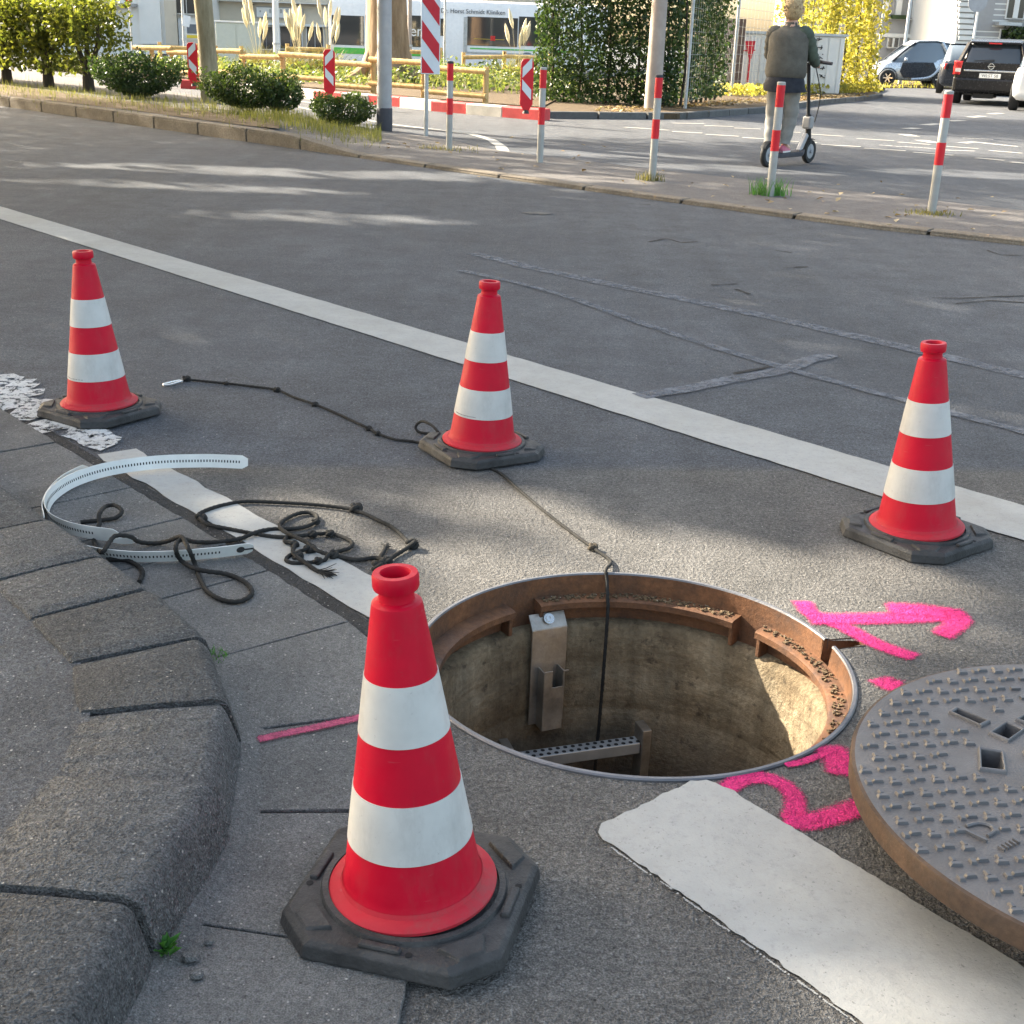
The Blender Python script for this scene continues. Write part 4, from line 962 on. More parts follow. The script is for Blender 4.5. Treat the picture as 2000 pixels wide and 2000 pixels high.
# ------------------------------------------------------------------ striped boards
def stripes_on(parent, w, h, z0, y, mat, n, slope, part='red_stripe', border=.012, flip=False):
    # red bands clipped to the board rectangle, drawn as thin plates
    for k in n:
        c0 = z0+k*h
        poly = [(-w/2+border, c0), (w/2-border, c0+(-1 if not flip else 1)*slope), (w/2-border, c0+(-1 if not flip else 1)*slope+h*.5*1.0), (-w/2+border, c0+h*.5)]
        lo, hi = z0+border, z0+parent['bh']-border
        def clip(P, val, keep_hi):
            out = []
            for i in range(len(P)):
                a, b = P[i], P[(i+1) % len(P)]; ia = (a[1] >= val) == keep_hi or a[1] == val; ib = (b[1] >= val) == keep_hi or b[1] == val
                if ia: out.append(a)
                if ia != ib:
                    s = (val-a[1])/(b[1]-a[1]); out.append((a[0]+(b[0]-a[0])*s, val))
            return out
        poly = clip(poly, lo, True)
        if len(poly) > 2: poly = clip(poly, hi, False)
        if len(poly) < 3: continue
        m_ = len(poly); mb = MB(); mb.add([(x, y, z) for x, z in poly]+[(x, y-.0015, z) for x, z in poly], [tuple(range(m_)), tuple(range(2*m_-1, m_-1, -1))]+[(i, (i+1) % m_, m_+(i+1) % m_, m_+i) for i in range(m_)])
        mb.build(part, mat, parent)
b = G(832, 266); b.z = .05; t = thing('guide_board', 'tall red and white diagonally striped guide board on a thin post', 'road sign', tuple(b), R(18)); t['bh'] = 1.0
bw = .235; mb = MB(); mb.lathe([(.026, -.05), (.026, 1.62)], 16); mb.build('post', M['galv'], t, True)
z0 = .665; mb = MB(); mb.box((.035, -.035, z0+.5), (bw, .012, 1.0)); bd = mb.build('board', M['signwhite'], t, bevel=.004); bd['bh'] = 1.0
stripes_on(bd, bw, .40, z0, -.0425, M['signred'], (-1, 0, 1, 2, 3), .26, border=.012)
for o in list(bpy.data.objects):
    if o.parent == bd: o.location.x = .035
mb = MB()
for z in (.85, 1.45): mb.lathe([(.034, 0), (.034, .03)], 14, (0, 0, z))
mb.build('clamp', M['galv'], t)
def beacon(px, py, label, rz=0, zb=.0):
    b = G(px, py); b.z = zb; t = thing('lane_beacon', label, 'beacon', tuple(b), rz, 'small red and white beacons on the painted kerb'); H = .72; w = .185
    mb = MB(); pr = [(-w*.18, .0), (-w/2, .10), (-w/2, H-.05), (-w*.35, H-.01), (0, H), (w*.35, H-.01), (w/2, H-.05), (w/2, .10), (w*.18, .0)]
    m_ = len(pr); mb.add([(x, -.02, z) for x, z in pr]+[(x, .02, z) for x, z in pr], [tuple(range(m_-1, -1, -1)), tuple(range(m_, 2*m_))]+[(i, (i+1) % m_, m_+(i+1) % m_, m_+i) for i in range(m_)]); mb.build('body', M['postred'], t, bevel=.006)
    for s, (a, c) in enumerate([(.16, .34), (.46, .64)]):
        mb = MB(); sg = -1 if s else 1; x0, x1 = (-w*.36, w*.36)
        P = [(x0, a+(.14 if sg > 0 else 0)), (x1, a+(0 if sg > 0 else .14)), (x1, c-.04+(0 if sg > 0 else .14)), (x0, c-.04+(.14 if sg > 0 else 0))]
        mb.add([(x, -.0215, z) for x, z in P]+[(x, -.0235, z) for x, z in P], [(0, 1, 2, 3), (7, 6, 5, 4)]+[(i, (i+1) % 4, 4+(i+1) % 4, 4+i) for i in range(4)]); mb.build('white_stripe', M['signwhite'], t)
    mb = MB(); mb.lathe([(.05, -.03), (.035, .02)], 12); mb.build('foot', M['rubber'], t); return t
# ------------------------------------------------------------------ painted kerb
KB = [(352, 395, 1, 160, 161.5, 13), (395, 452, 0, 161.5, 164, 13.5), (452, 540, 0, 164, 172, 14), (540, 563, 1, 172, 174, 15), (563, 613, 0, 174, 179.5, 15.5), (613, 665, 1, 179.5, 184, 15.5), (665, 720, 0, 184, 188, 16), (720, 780, 1, 188, 193, 16), (780, 842, 0, 193, 199.5, 17), (842, 909, 1, 199.5, 205, 17.5), (909, 980, 0, 205, 211, 18), (980, 1058, 1, 211, 217.5, 18)]
pk = tag(MB().box((0, 0, -.3), (.01, .01, .01)).build('painted_kerb', M['bed'], None), 'low kerb of red and white painted blocks around the planted bed', 'kerb')
bpy.data.objects.remove(pk); kb0 = G(700, 203); pk = thing('painted_kerb', 'low kerb of red and white painted blocks around the planted bed', 'kerb', tuple(kb0))
for (x0, x1, redq, y0, y1, hp) in KB:
    a = G(x0, y0+hp); b = G(x1, y1+hp); d = (b-a).normalized(); n = Vector((-d.y, d.x, 0)); h = .165; a = a+d*.008; b = b-d*.008
    rings = [[tuple(p+n*u+Vector((0, 0, z))) for u, z in ((0, -.02), (.0, h-.02), (.015, h), (.22, h), (.22, -.02))] for p in (a, b)]
    MB().loft(rings).build('kerb_block', M['kred'] if redq else M['kwhite'], pk, origin=kb0, bevel=.006)
for (px, py, lb, z) in [(1027, 218, 'small red and white beacon on the right end of the painted kerb', .165), (643, 188, 'small red and white beacon behind the low dark shrubs', .165), (377, 165, 'small red and white beacon left of the slender tree trunk', .165)]:
    q = G(px, py-0, .165); b = beacon(px, py, lb, 0, z); b.location = (q.x+.0, q.y+.06, z)
# white curve line round the island tip, dashes and chevrons on the side road
mb = MB(); mb.ribbon([g2(*p) for p in [(560, 205), (655, 224), (760, 243), (860, 255), (920, 262), (960, 274), (978, 286), (984, 297)]], (.08, .13), .005, .004, .2); mb.build('edge_line', M['white'], road)['label'] = 'curved white line round the island tip'
mb = MB(); mb.ribbon([g2(570, 196), g2(660, 208)], .1, .005, .0, .2); mb.build('edge_line', M['white'], road)
rowA = [(1313, 241, 1376, 242), (1376, 246, 1432, 247.5), (1434, 250.5, 1486, 252.5), (1495, 256, 1527, 257.5), (1547, 258.5, 1564, 259.5), (1576, 262, 1646, 266.7), (1673, 271, 1746, 275.5), (1754, 278, 1817, 283), (1844, 286, 1911, 291), (1932, 294.5, 1997, 300)]
rowB = [(1220, 249, 1306, 255), (1313, 257.5, 1372, 260.5), (1378, 263, 1443, 266.7), (1450, 269, 1504, 272.5), (1542, 276, 1560, 277), (1578, 278.5, 1596, 279.5), (1604, 283, 1681, 287), (1688, 290, 1769, 295), (1784, 298, 1862, 304), (1906, 309, 1962, 314), (1975, 317, 2040, 323)]
diag = [(1770, 252, 1792, 250.5), (1806, 244.5, 1834, 242), (1853, 237, 1880, 235.5), (1894, 229.5, 1920, 227), (1934, 223, 1955, 221.5), (1765, 262.5, 1785, 267), (1797, 274, 1828, 280)]
for L, w in ((rowA, .11), (rowB, .12), (diag, .2)):
    for (x0, y0, x1, y1) in L: MB().ribbon([g2(x0, y0), g2(x1, y1)], w, .005, .004, .15).build('dash', M['white'], road)
mb = MB(); mb.ribbon([g2(1880, 270), g2(1940, 273)], .1, .0055); mb.ribbon([g2(1878, 280), g2(1900, 278), g2(1950, 283), g2(1990, 287)], .13, .006, .02, .2); mb.ribbon([g2(1717, 284), g2(1760, 287), g2(1800, 289), g2(1850, 294), g2(1905, 296)], .07, .0062, .02, .2); mb.build('worn_arrow', M['worn'], road)

# ------------------------------------------------------------------ lamp post, poles
b = G(751, 257); b.z = .05; t = thing('lamp_post', 'tall grey lamp post with dark base sleeve on the traffic island', 'lamp post', tuple(b)); mb = MB(); mb.lathe([(.092, 0), (.092, .3), (.088, 2.5), (.06, 6.5), (.05, 7)], 28); mb.build('shaft', M['lamp'], t, True)
mb = MB(); mb.lathe([(.099, -.05), (.099, .225), (.093, .235)], 28, cap=False); mb.build('sleeve', M['lampbase'], t, True); mb = MB(); mb.tube(spline([Vector((0, 0, 6.9)), Vector((.1, -.1, 7.4)), Vector((.9, -.7, 7.6))], 5), .04, 8); mb.box((1.25, -.98, 7.6), (.8, .3, .14), R(-38)); mb.build('lamp_head', M['lamp'], t)
b = G(1273, 224); t = thing('utility_pole', 'thick pale concrete pole in front of the tall hedge', 'pole', (b.x, b.y, .03)); mb = MB(); mb.lathe([(.145, -.05), (.13, 2.2), (.10, 8)], 28); mb.build('shaft', M['polec'], t, True); mb = MB(); mb.lathe([(.135, 1.9), (.135, 1.94)], 28, cap=False); mb.build('band', M['galv'], t)

# ================================================================== FAR PAVEMENT, HEDGE AND FENCE ON THE RIGHT
FP = [(1067, 231), (1180, 232), (1322, 233), (1400, 227), (1504, 219), (1600, 204), (1690, 196), (1720, 191), (1705, 186)]
fpg = [Vector(g2(*p)).to_3d() for p in FP]; PZ = .09
mb = MB(); mb.prism([(p.x, p.y) for p in fpg]+[(11.5, 43), (3, 45), (.3, 30), (.15, 25.5)], -.5, PZ)
fpv = tag(mb.build('far_pavement', M['soil']), 'earthy pavement under the fence and hedge on the right', kind='structure')
FLs = resample(fpg, .02); i = 0
while i < len(FLs)-45:
    a, b = FLs[i].copy(), FLs[i+44].copy(); d = (b-a).normalized(); n = Vector((-d.y, d.x, 0)); i += 45
    if n.y < 0 and d.x > 0: n = -n
    rings = [[tuple(p-n*.06+n*u+Vector((0, 0, z))) for u, z in ((0, -.02), (.0, PZ), (.012, PZ+.014), (.13, PZ+.014), (.13, -.02))] for p in (a+d*.008, b-d*.008)]
    MB().loft(rings).build('kerb_stone', M['slab'], fpv)
def box_hedge(name, label, A, B, thick, z0, z1, n, size, mat, cat='hedge', bulge=.12):
    A = Vector(A); B = Vector(B); d = (B-A); L = d.length; d.normalize(); nn = Vector((-d.y, d.x, 0)); t = thing(name, label, cat, (A.x, A.y, PZ)); pts = []
    while len(pts) < n:
        u, v, w = nr.uniform(0, 1), nr.uniform(-1, 1), nr.uniform(0, 1)
        if abs(v) < .35 and nr.uniform() < .75: continue
        s = 1+bulge*math.sin(u*17+w*6)+bulge*.7*math.sin(u*41-w*11); p = A+d*u*L+nn*v*thick/2*s
        pts.append((p.x, p.y, z0+w*(z1-z0)))
    leaves('foliage', pts, size, mat, t, origin=(A.x, A.y, PZ)); mb = MB()
    if z1 < .5: return t
    for k in range(max(2, int(L/.5))):
        p = A+d*((k+.5)*L/max(2, int(L/.5))); mb.tube([Vector((p.x, p.y, PZ-.05)), Vector((p.x+.05, p.y, .7)), Vector((p.x-.04, p.y, z1*.8))], [.03, .025, .012], 6)
    mb.build('stems', M['stem'], t, True, origin=(A.x, A.y, PZ)); return t
box_hedge('hedge', 'big dark green leafy hedge behind the concrete pole', (.15, 24.75, 0), (2.75, 24.35, 0), 1.1, PZ, 2.9, 15000, .085, M['hedge'])
box_hedge('ivy', 'green ivy overgrowing the wire fence right of the concrete pole', (2.75, 24.3, 0), (4.0, 28.2, 0), .5, PZ+.1, 2.9, 6500, .085, M['hedge'], 'ivy')
# wire fence
fA = [G(1337, 222), G(1427, 195), G(1520, 187), G(1612, 184), G(1705, 183)]
ft = thing('wire_fence', 'galvanised wire mesh fence with thin posts behind the scooter rider', 'fence', (fA[0].x, fA[0].y, PZ)); fo = (fA[0].x, fA[0].y, PZ); H = 2.3
for p in fA: MB().cyl((p.x, p.y, PZ-.05), (p.x, p.y, PZ+H), .032, None, 12).build('post', M['galv'], ft, True, origin=fo)
for a, b in zip(fA, fA[1:]):
    mb = MB(); L = (b-a).length
    for k in range(12): z = PZ+.12+k*.195; mb.cyl((a.x, a.y, z), (b.x, b.y, z), .004, None, 5)
    for k in range(int(L/.3)): p = a.lerp(b, (k+.5)*.3/L); mb.cyl((p.x, p.y, PZ+.1), (p.x, p.y, PZ+H-.05), .0032, None, 5)
    mb.build('mesh_panel', M['wire'], ft, origin=fo)
# graffiti covered white container behind the fence
Yc = 34.5; a = AT(1428, 180, Yc); b = AT(1640, 172, Yc); zt = AT(1540, 68, Yc).z
t = thing('white_container', 'white container with red and black graffiti behind the wire fence', 'container', (a.x, Yc, PZ)); L = b.x-a.x
MB().box((L/2, 1.1, (zt-PZ)/2), (L, 2.2, zt-PZ)).build('shell', M['facadew'], t, bevel=.03)
MB().box((L/2, 1.1, zt-PZ+.03), (L+.1, 2.3, .06)).build('roof_edge', M['galv'], t)
for k in range(10): MB().box((.1+k*(L-.2)/9, -.012, (zt-PZ)/2), (.03, .02, zt-PZ-.1)).build('rib', M['facadew'], t)
def gq(px, py): q = AT(px, py, Yc-.03); return Vector((q.x-a.x, -.03, q.z-PZ))
mb = MB(); P = [gq(1455, 80), gq(1476, 80), gq(1468, 115), gq(1463, 115)]; mb.add([tuple(p) for p in P]+[tuple(p+Vector((0, .006, 0))) for p in P], [(0, 1, 2, 3), (7, 6, 5, 4)]+[(i, (i+1) % 4, 4+(i+1) % 4, 4+i) for i in range(4)]); mb.bar(gq(1465, 112), gq(1460, 160), .01, .05); mb.bar(gq(1448, 99), gq(1476, 98), .01, .03); mb.build('red_graffiti', M['signred'], t)
mb = MB()
for (x, y) in [(1600, 78), (1600, 93), (1601, 110), (1603, 122), (1604, 134), (1606, 148)]:
    for k in range(4): mb.bar(gq(x+rnd.uniform(-7, 7), y+rnd.uniform(-5, 5)), gq(x+rnd.uniform(-7, 7), y+rnd.uniform(-5, 5)), .01, .022)
for k in range(9): mb.bar(gq(1436+rnd.uniform(0, 14), 92+rnd.uniform(0, 20)), gq(1436+rnd.uniform(0, 14), 92+rnd.uniform(0, 20)), .01, .02)
tag(mb.build('black_graffiti', M['print'], t), kind='stuff')
q = AT(1405, 185, 33); MB().box((0, 0, .85), (1.0, 1.2, 1.7)).build('shed', M['brown'], None, loc=(q.x, 33.6, PZ), bevel=.02)
tag(bpy.data.objects['shed'], 'dark brown shed wall behind the ivy and fence', 'shed')
box_hedge('ivy', 'sunlit yellow green ivy on the right end of the wire fence', (8.0, 36.6, 0), (9.75, 37.9, 0), .6, PZ, 3.1, 4200, .12, M['ivylit'], 'ivy', .3)
box_hedge('ivy', 'sparse sunlit yellow ivy hanging on the fence behind the rider', (6.4, 35.2, 0), (8.2, 36.7, 0), .4, 1.5, 3.2, 1900, .12, M['ivylit'], 'ivy', .3)
box_hedge('shrub', 'low sunny weeds along the foot of the wire fence', (4.4, 30.4, 0), (9.8, 38.2, 0), .8, PZ, .32, 2600, .09, M['ivylit'], 'shrub', .3)
pts = []
for k in range(900):
    u = rnd.random(); p = fpg[1].lerp(fpg[6], u)+Vector((rnd.uniform(-.2, .3), rnd.uniform(.15, 1.6), 0)); pts.append((p.x, p.y, PZ+.015))
tag(leaves('leaf_litter', pts, .10, M['litter'], up=3), 'dry brown leaves below the hedge and fence', 'leaves', kind='stuff')
pts = []
for k in range(60):
    x = rnd.uniform(900, 2000); y = 300+(x-900)*.13+rnd.gauss(0, 28); p = G(x, y); pts.append((p.x, p.y, .034))
for k in range(26):
    x = rnd.uniform(250, 900); y = 225+(x-250)*.1+rnd.uniform(0, 30); p = G(x, y); pts.append((p.x, p.y, .14 if x < 600 else .05))
for x, y in [(1720, 362), (1704, 385), (1870, 395), (1895, 418), (1940, 430), (1960, 422), (1545, 377), (1600, 395), (1580, 383), (1350, 365), (1180, 292), (1430, 352), (1050, 305), (1500, 400)]: p = G(x, y); pts.append((p.x, p.y, .035))
tag(leaves('fallen_leaves', pts, .055, M['litter'], up=4), 'single fallen leaves scattered on the traffic island', 'leaves', kind='stuff')

# ================================================================== PLANTED BED, LOG FENCE, BIG TREE
def glz(p): return gz(p[0], p[1])
bedp = [g2(420, 166), g2(640, 184), g2(850, 205), g2(1058, 222), (.6, 25.5), (1.2, 31), (-2, 38), (-10, 38), (-12, 33)]
mb = MB(); mb.prism(bedp, -.5, .11); bed = tag(mb.build('planted_bed', M['soil']), 'soil of the planted bed behind the painted kerb', kind='structure')
def inp(x, y, P):
    r_ = False
    for i in range(len(P)):
        (x0, y0), (x1, y1) = P[i], P[(i+1) % len(P)]
        if (y0 > y) != (y1 > y) and x < (x1-x0)*(y-y0)/(y1-y0)+x0: r_ = not r_
    return r_
pts = []; bl_ = []
while len(pts) < 9000:
    x, y = rnd.uniform(-12, 1.2), rnd.uniform(23.5, 38)
    if not inp(x, y, bedp): continue
    if y < 26.5-.33*(x+.7)+.25: continue
    hgt = .12+.30*max(0, math.sin(x*2.1)*math.sin(y*1.7+x))+(.22 if x > -3 else .05)
    pts.append((x, y, .11+rnd.random()*hgt)); bl_.append((x, y, .1))
tag(leaves('ground_cover', pts, .10, M['bedplant'], up=.5), 'mixed green and pale ground cover plants in the bed', 'plants', kind='stuff')
tag(blades('bed_grass', bl_[:2200], .34, .02, M['bedplant'], None, .7), 'thin upright grasses in the planted bed', 'grass', kind='stuff')
def rail_at(x0, y0, x1, y1, yb0, yb1): return None
lf = thing('log_fence', 'low rustic fence of peeled round logs along the planted bed', 'fence', tuple(Vector((-4, 27, .11)))); LO = (-4, 27, .11)
def fy(px): return G(px, 166+(px-420)*.0775+9).y       # depth of the front fence line
secs = [(262, 335, 93, 94.5, 130, 132), (328, 395, 102, 104, 141, 142.5), (395, 472, 98, 100.5, 138, 143), (470, 549, 110, 112, 151, 154), (546, 636, 105.5, 111.5, 148.5, 155), (643, 728, 121.5, 127, 165.5, 172), (722, 828, 116, 123, 162.5, 170), (828, 950, 131, 140, 178, 188)]
for (x0, x1, t0, t1, b0, b1) in secs:
    for (ya, yb_) in ((t0, t1), (b0, b1)):
        a = AT(x0, ya, fy(x0)+.02); b = AT(x1, yb_, fy(x1)+.02); MB().cyl(a, b, .048, .045, 12).build('rail', M['wood'], lf, True, origin=LO)
for px, ty in [(296, 92), (335, 92), (379, 97), (476, 100), (552, 104), (637, 108), (729, 114), (828, 122), (950, 131)]:
    Y = fy(px)+.12; a = AT(px, ty, Y); a2 = Vector((a.x, Y, .05)); MB().cyl(a2, a, .05, .048, 12).build('post', M['wood'], lf, True, origin=LO)
lb = thing('log_fence', 'second rustic log fence at the back of the planted bed in front of the bus', 'fence', (-1, 36.5, .0)); LO = (-1, 36.5, 0)
for (x0, x1, t0, t1) in [(420, 470, 99, 100), (560, 640, 95, 97), (770, 860, 100, 103), (905, 985, 112, 111), (985, 1075, 110, 114), (310, 385, 92, 95)]:
    for dz in (0, -.42):
        a = AT(x0, t0, 36.5); b = AT(x1, t1, 36.5); a.z += dz; b.z += dz; MB().cyl(a, b, .055, .055, 10).build('rail', M['wood'], lb, True, origin=LO)
    for q in (a, b): MB().cyl((q.x, 36.6, -.1), (q.x, 36.6, q.z+.55), .055, None, 10).build('post', M['wood'], lb, True, origin=LO)
# shade and street trees
rnd.seed(21)
GAPS = []  # openings shaped into the crowns so sun patches land on chosen spots
def gap(px, py, rx, ry, keep, z=0): p = G(px, py, z); GAPS.append((p.x, p.y, rx, ry, keep))
gap(830, 1000, .50, .28, .10); gap(620, 985, .25, .2, .3); gap(1080, 1060, .45, .28, .12); gap(1600, 1170, .48, .30, .0); gap(1400, 1110, .4, .26, .05)
GAPS.append((HC.x-.02, HC.y+.20, .48, .34, .0)); GAPS.append((HC.x+.15, HC.y+.02, .38, .30, .0))
gap(1690, 1985, .19, .12, .0); gap(1330, 1690, .25, .1, .35); gap(1800, 1760, .3, .1, .35); gap(1660, 900, .25, .14, .05); gap(1980, 800, .4, .2, .2)
gap(400, 1000, .3, .15, .3); gap(110, 645, .6, .2, .2); gap(350, 655, .6, .18, .25); gap(500, 335, 1.7, .4, .03); gap(390, 365, 1.3, .3, .08); gap(640, 425, 1.0, .3, .1); gap(130, 360, .8, .3, .15); gap(1520, 690, .45, .3, .3)
gap(950, 348, 1.6, .42, .08); gap(1450, 330, 1.3, .42, .08); gap(1900, 340, 1.1, .45, .05); gap(1150, 300, 1.7, .45, .08)
def lit(P):
    q = P-SDIR*(P.z/SDIR.z); k = 1.0
    for (cx, cy, rx, ry, keep) in GAPS:
        if ((q.x-cx)/rx)**2+((q.y-cy)/ry)**2 < 1: k = min(k, keep)
    return k
def tree(name, label, base, trunk, crown, n, size, barkm, leafm, group=None, limbs=6, flare=0):
    b = Vector(base); t = thing(name, label, 'tree', tuple(b), group=group); mb = MB()
    path = spline([Vector(p) for p, r_ in trunk], 6); rs = []
    for i in range(len(path)):
        k = i/(len(path)-1)*(len(trunk)-1); j = min(int(k), len(trunk)-2); rs.append(trunk[j][1]+(trunk[j+1][1]-trunk[j][1])*(k-j))
    mb.tube(path, rs, 18); top = path[-1]; r0 = rs[-1]
    if flare:
        for k in range(9):
            a = k*.7+.2; c, s = math.cos(a), math.sin(a); mb.tube(spline([Vector((c*rs[0]*.55, s*rs[0]*.55, .8)), Vector((c*rs[0]*.9, s*rs[0]*.9, .3)), Vector((c*(rs[0]+flare*.6), s*(rs[0]+flare*.6), .06)), Vector((c*(rs[0]+flare), s*(rs[0]+flare), -.06))], 5), [.13-.004*i for i in range(16)], 8)
    for k in range(limbs):
      for _ in range(12):
        c = crown[k % len(crown)]; e = Vector(c[0])+Vector((rnd.gauss(0, c[1]*.3), rnd.gauss(0, c[1]*.3), rnd.gauss(0, c[2]*.3))); s = path[int(len(path)*rnd.uniform(.7, .99))]
        lp = spline([s, s.lerp(e, .5)+Vector((0, 0, .3)), e], 5)
        if any(lit(b+p) < .13 for p in lp): continue
        mb.tube(lp, [r0*.7-.05*r0*i for i in range(11)], 8); break
    mb.build('trunk', barkm, t, True, angle=70); pts = []; vol = [c[1]**2*c[2] for c in crown]; sv = sum(vol)
    for c, v in zip(crown, vol):
        m_ = int(n*v/sv); cl = nr.normal(size=(max(8, m_//90), 3)); cl /= np.linalg.norm(cl, axis=1)[:, None]; cl *= nr.uniform(.25, .95, (len(cl), 1))**.5
        idx = nr.integers(0, len(cl), m_); u = cl[idx]+nr.normal(size=(m_, 3))*.16; u2 = nr.normal(size=(m_, 3)); u2 /= np.linalg.norm(u2, axis=1)[:, None]; u2 *= nr.uniform(0, 1, (m_, 1))**.4
        sel = nr.uniform(size=(m_, 1)) < .5; u = np.where(sel, u, u2); q = u*np.array([c[1], c[1], c[2]])+np.array(c[0])
        for p in q:
            w = b+Vector(p)
            if w.z < 2.6: continue
            if nr.uniform() < lit(w): pts.append(tuple(p))
    leaves('crown', pts, size, leafm, t); return t
def T(h, r0, r1, lean=(0, 0)): return [((0, 0, -.1), r0), ((lean[0]*.4, lean[1]*.4, h*.4), r0*.85), ((lean[0], lean[1], h), r1)]
SG = 'street trees beside the road'
tree('slender_tree', 'slender smooth barked tree trunk on the island between the clipped shrubs', tuple(Vector((*g2(413, 216), .12))), [((0, 0, -.1), .15), ((-.02, 0, .8), .125), ((-.08, 0, 2.0), .135), ((-.2, .1, 4.2), .10)], [((-.3, .3, 5.6), 3.0, 2.2), ((1.4, .6, 5.0), 2.0, 1.5), ((-2, .4, 5.2), 2.2, 1.5)], 9000, .19, M['bark1'], M['crown'], SG)
tree('big_tree', 'thick trunked tree with spreading roots behind the log fence', (-3.22, 30.6, .1), [((0, 0, -.1), .62), ((0, 0, .5), .52), ((-.03, 0, 1.8), .45), ((-.05, 0, 5), .38)], [((0, 0, 7.4), 3.6, 2.5), ((2.5, .5, 6.6), 2.2, 1.6)], 6500, .21, M['bark2'], M['crown'], SG, flare=.5)
for k, (x, y, cr, nn) in enumerate([(-7.4, 8.6, [((0, 0, 5.6), 4.2, 2.6), ((2.4, -1.0, 4.9), 2.8, 1.7), ((-2.6, 2.4, 5.2), 2.8, 1.9)], 17000), (-11.2, 14.6, [((0, 0, 6.0), 4.4, 2.8), ((3.2, 1.0, 5.2), 2.8, 1.8), ((-1.5, -3.0, 5.2), 3.0, 1.9)], 17000), (-16.5, 20.5, [((0, 0, 6.4), 4.6, 3.0), ((3.5, .8, 5.4), 2.8, 1.8)], 11000), (-11.0, 5.6, [((0, 0, 6.8), 4.0, 2.6), ((-1.0, 3.2, 5.8), 2.8, 1.9)], 9000)]):
    tree('plane_tree', ['leafy plane tree on the near pavement just left of the view', 'second leafy plane tree farther along the near pavement', 'third leafy plane tree at the far end of the near pavement', 'leafy plane tree set back on the near pavement'][k], (x, y, .09), T(4.2, .24, .15), cr, nn, .24, M['bark1'], M['crown'], SG, limbs=9)

# pampas grass
def pampas(px, py, label, n):
    Y = 34; b = AT(px, py, Y); t = thing('pampas_grass', label, 'grass', (b.x, Y, .08), group='pampas grass clumps in the bed'); blades('blades', [(rnd.gauss(0, .2), rnd.gauss(0, .2), 0) for k in range(320)], .75, .02, M['grass'], t, 1.0)
    for k in range(n):
        a = rnd.uniform(0, 6.28); l_ = rnd.uniform(.05, .38); h = rnd.uniform(.85, 1.5); e = Vector((math.cos(a)*l_, math.sin(a)*l_, h)); mb = MB(); mb.tube(spline([Vector((0, 0, 0)), e*.5+Vector((0, 0, .1)), e], 4), .006, 4)
        d = Vector((math.cos(a)*.25, math.sin(a)*.25, 1)).normalized(); mb.tube([e-d*.05, e+d*.08, e+d*.22, e+d*.36, e+d*.44], [.01, .045, .05, .03, .004], 8); mb.build('plume', M['pampas'], t, True)
pampas(505, 118, 'pampas grass clump left of the white street pole', 9); pampas(585, 112, 'pampas grass clump between white pole and bus', 12); pampas(640, 112, 'pampas grass clump at the front of the bus', 8); pampas(1010, 110, 'pampas grass plumes between bus and big hedge', 6)

# ================================================================== BUS
YB = 58; bz = -.38
def bp(px, py, Y=YB): return AT(px, py, Y)
x0 = bp(640, 60).x; x1 = x0+12.0; roof = 2.62; t = thing('city_bus', 'white and green city bus passing behind the log fences', 'bus', (x0, YB, bz)); BO = Vector((x0, YB, bz))
mb = MB(); rings = []
for (x, y0, y1, zb, zt) in [(0, .25, 2.3, .42, 2.55), (.12, .06, 2.48, .36, 2.85), (.5, 0, 2.55, .34, 2.98), (6, 0, 2.55, .34, 3.0), (11.7, 0, 2.55, .34, 2.98), (12, .1, 2.45, .4, 2.85)]:
    rings.append([(x, y0, zb), (x, y0, zt-.35), (x, y0+.12, zt-.08), (x, y0+.4, zt), (x, y1-.4, zt), (x, y1-.12, zt-.08), (x, y1, zt-.35), (x, y1, zb)])
mb.loft(rings); mb.build('body', M['busw'], t, True, angle=40)
def bpanel(px0, py0, px1, py1, mat, nm, th=.03, off=0):
    a = bp(px0, py0)-BO; b = bp(px1, py1)-BO; return MB().box(((a.x+b.x)/2, -th/2-off, (a.z+b.z)/2), (abs(b.x-a.x), th, abs(b.z-a.z))).build(nm, mat, t, bevel=.03)
bpanel(648, 29, 711, 89, M['glass'], 'window'); bpanel(714, 29, 770, 89, M['glass'], 'window'); bpanel(776, 29, 822, 92, M['glass'], 'window'); bpanel(826, 29, 856, 92, M['glass'], 'door'); bpanel(859, 36, 867, 70, M['glass'], 'window'); bpanel(913, 32, 1010, 92, M['glass'], 'window'); bpanel(1014, 32, 1090, 92, M['glass'], 'window')
bpanel(652, 92, 870, 112, M['busg'], 'skirt', .02); bpanel(918, 93, 1120, 103, M['busg'], 'skirt', .02); bpanel(912, 104, 1120, 108, M['galv'], 'trim', .03); bpanel(906, 33, 912, 104, M['galv'], 'trim', .035); bpanel(773, 13, 783, 22, M['yellow'], 'sign', .03); bpanel(958, 70, 967, 80, M['tail'], 'seat', .012, .03); bpanel(925, 76, 985, 77.5, M['yellow'], 'grab_rail', .012, .03)
def btext(s, px, py, size, mat):
    p = bp(px, py)-BO; text_mesh(s, size, mat, 'lettering', t, Matrix.Translation((p.x, -.045, p.z)) @ Matrix.Rotation(R(90), 4, 'X'), .004)
btext('Dr. Horst Schmidt Kliniken', 924, 23, .25, M['print']); btext('szen', 803, 61, .62, M['busw'])
for xx in (2.6, 8.6):
    w = MB(); w.lathe([(.48, 0), (.5, .03), (.5, .25), (.48, .28)], 28, (xx, .28, .5), True, Matrix.Rotation(R(90), 3, 'X')); o = w.build('wheel', M['tyre'], t, True); w = MB(); w.lathe([(.27, 0), (.25, .02)], 20, (xx, .0, .5), True, Matrix.Rotation(R(90), 3, 'X')); w.build('rim', M['galv'], o, True)

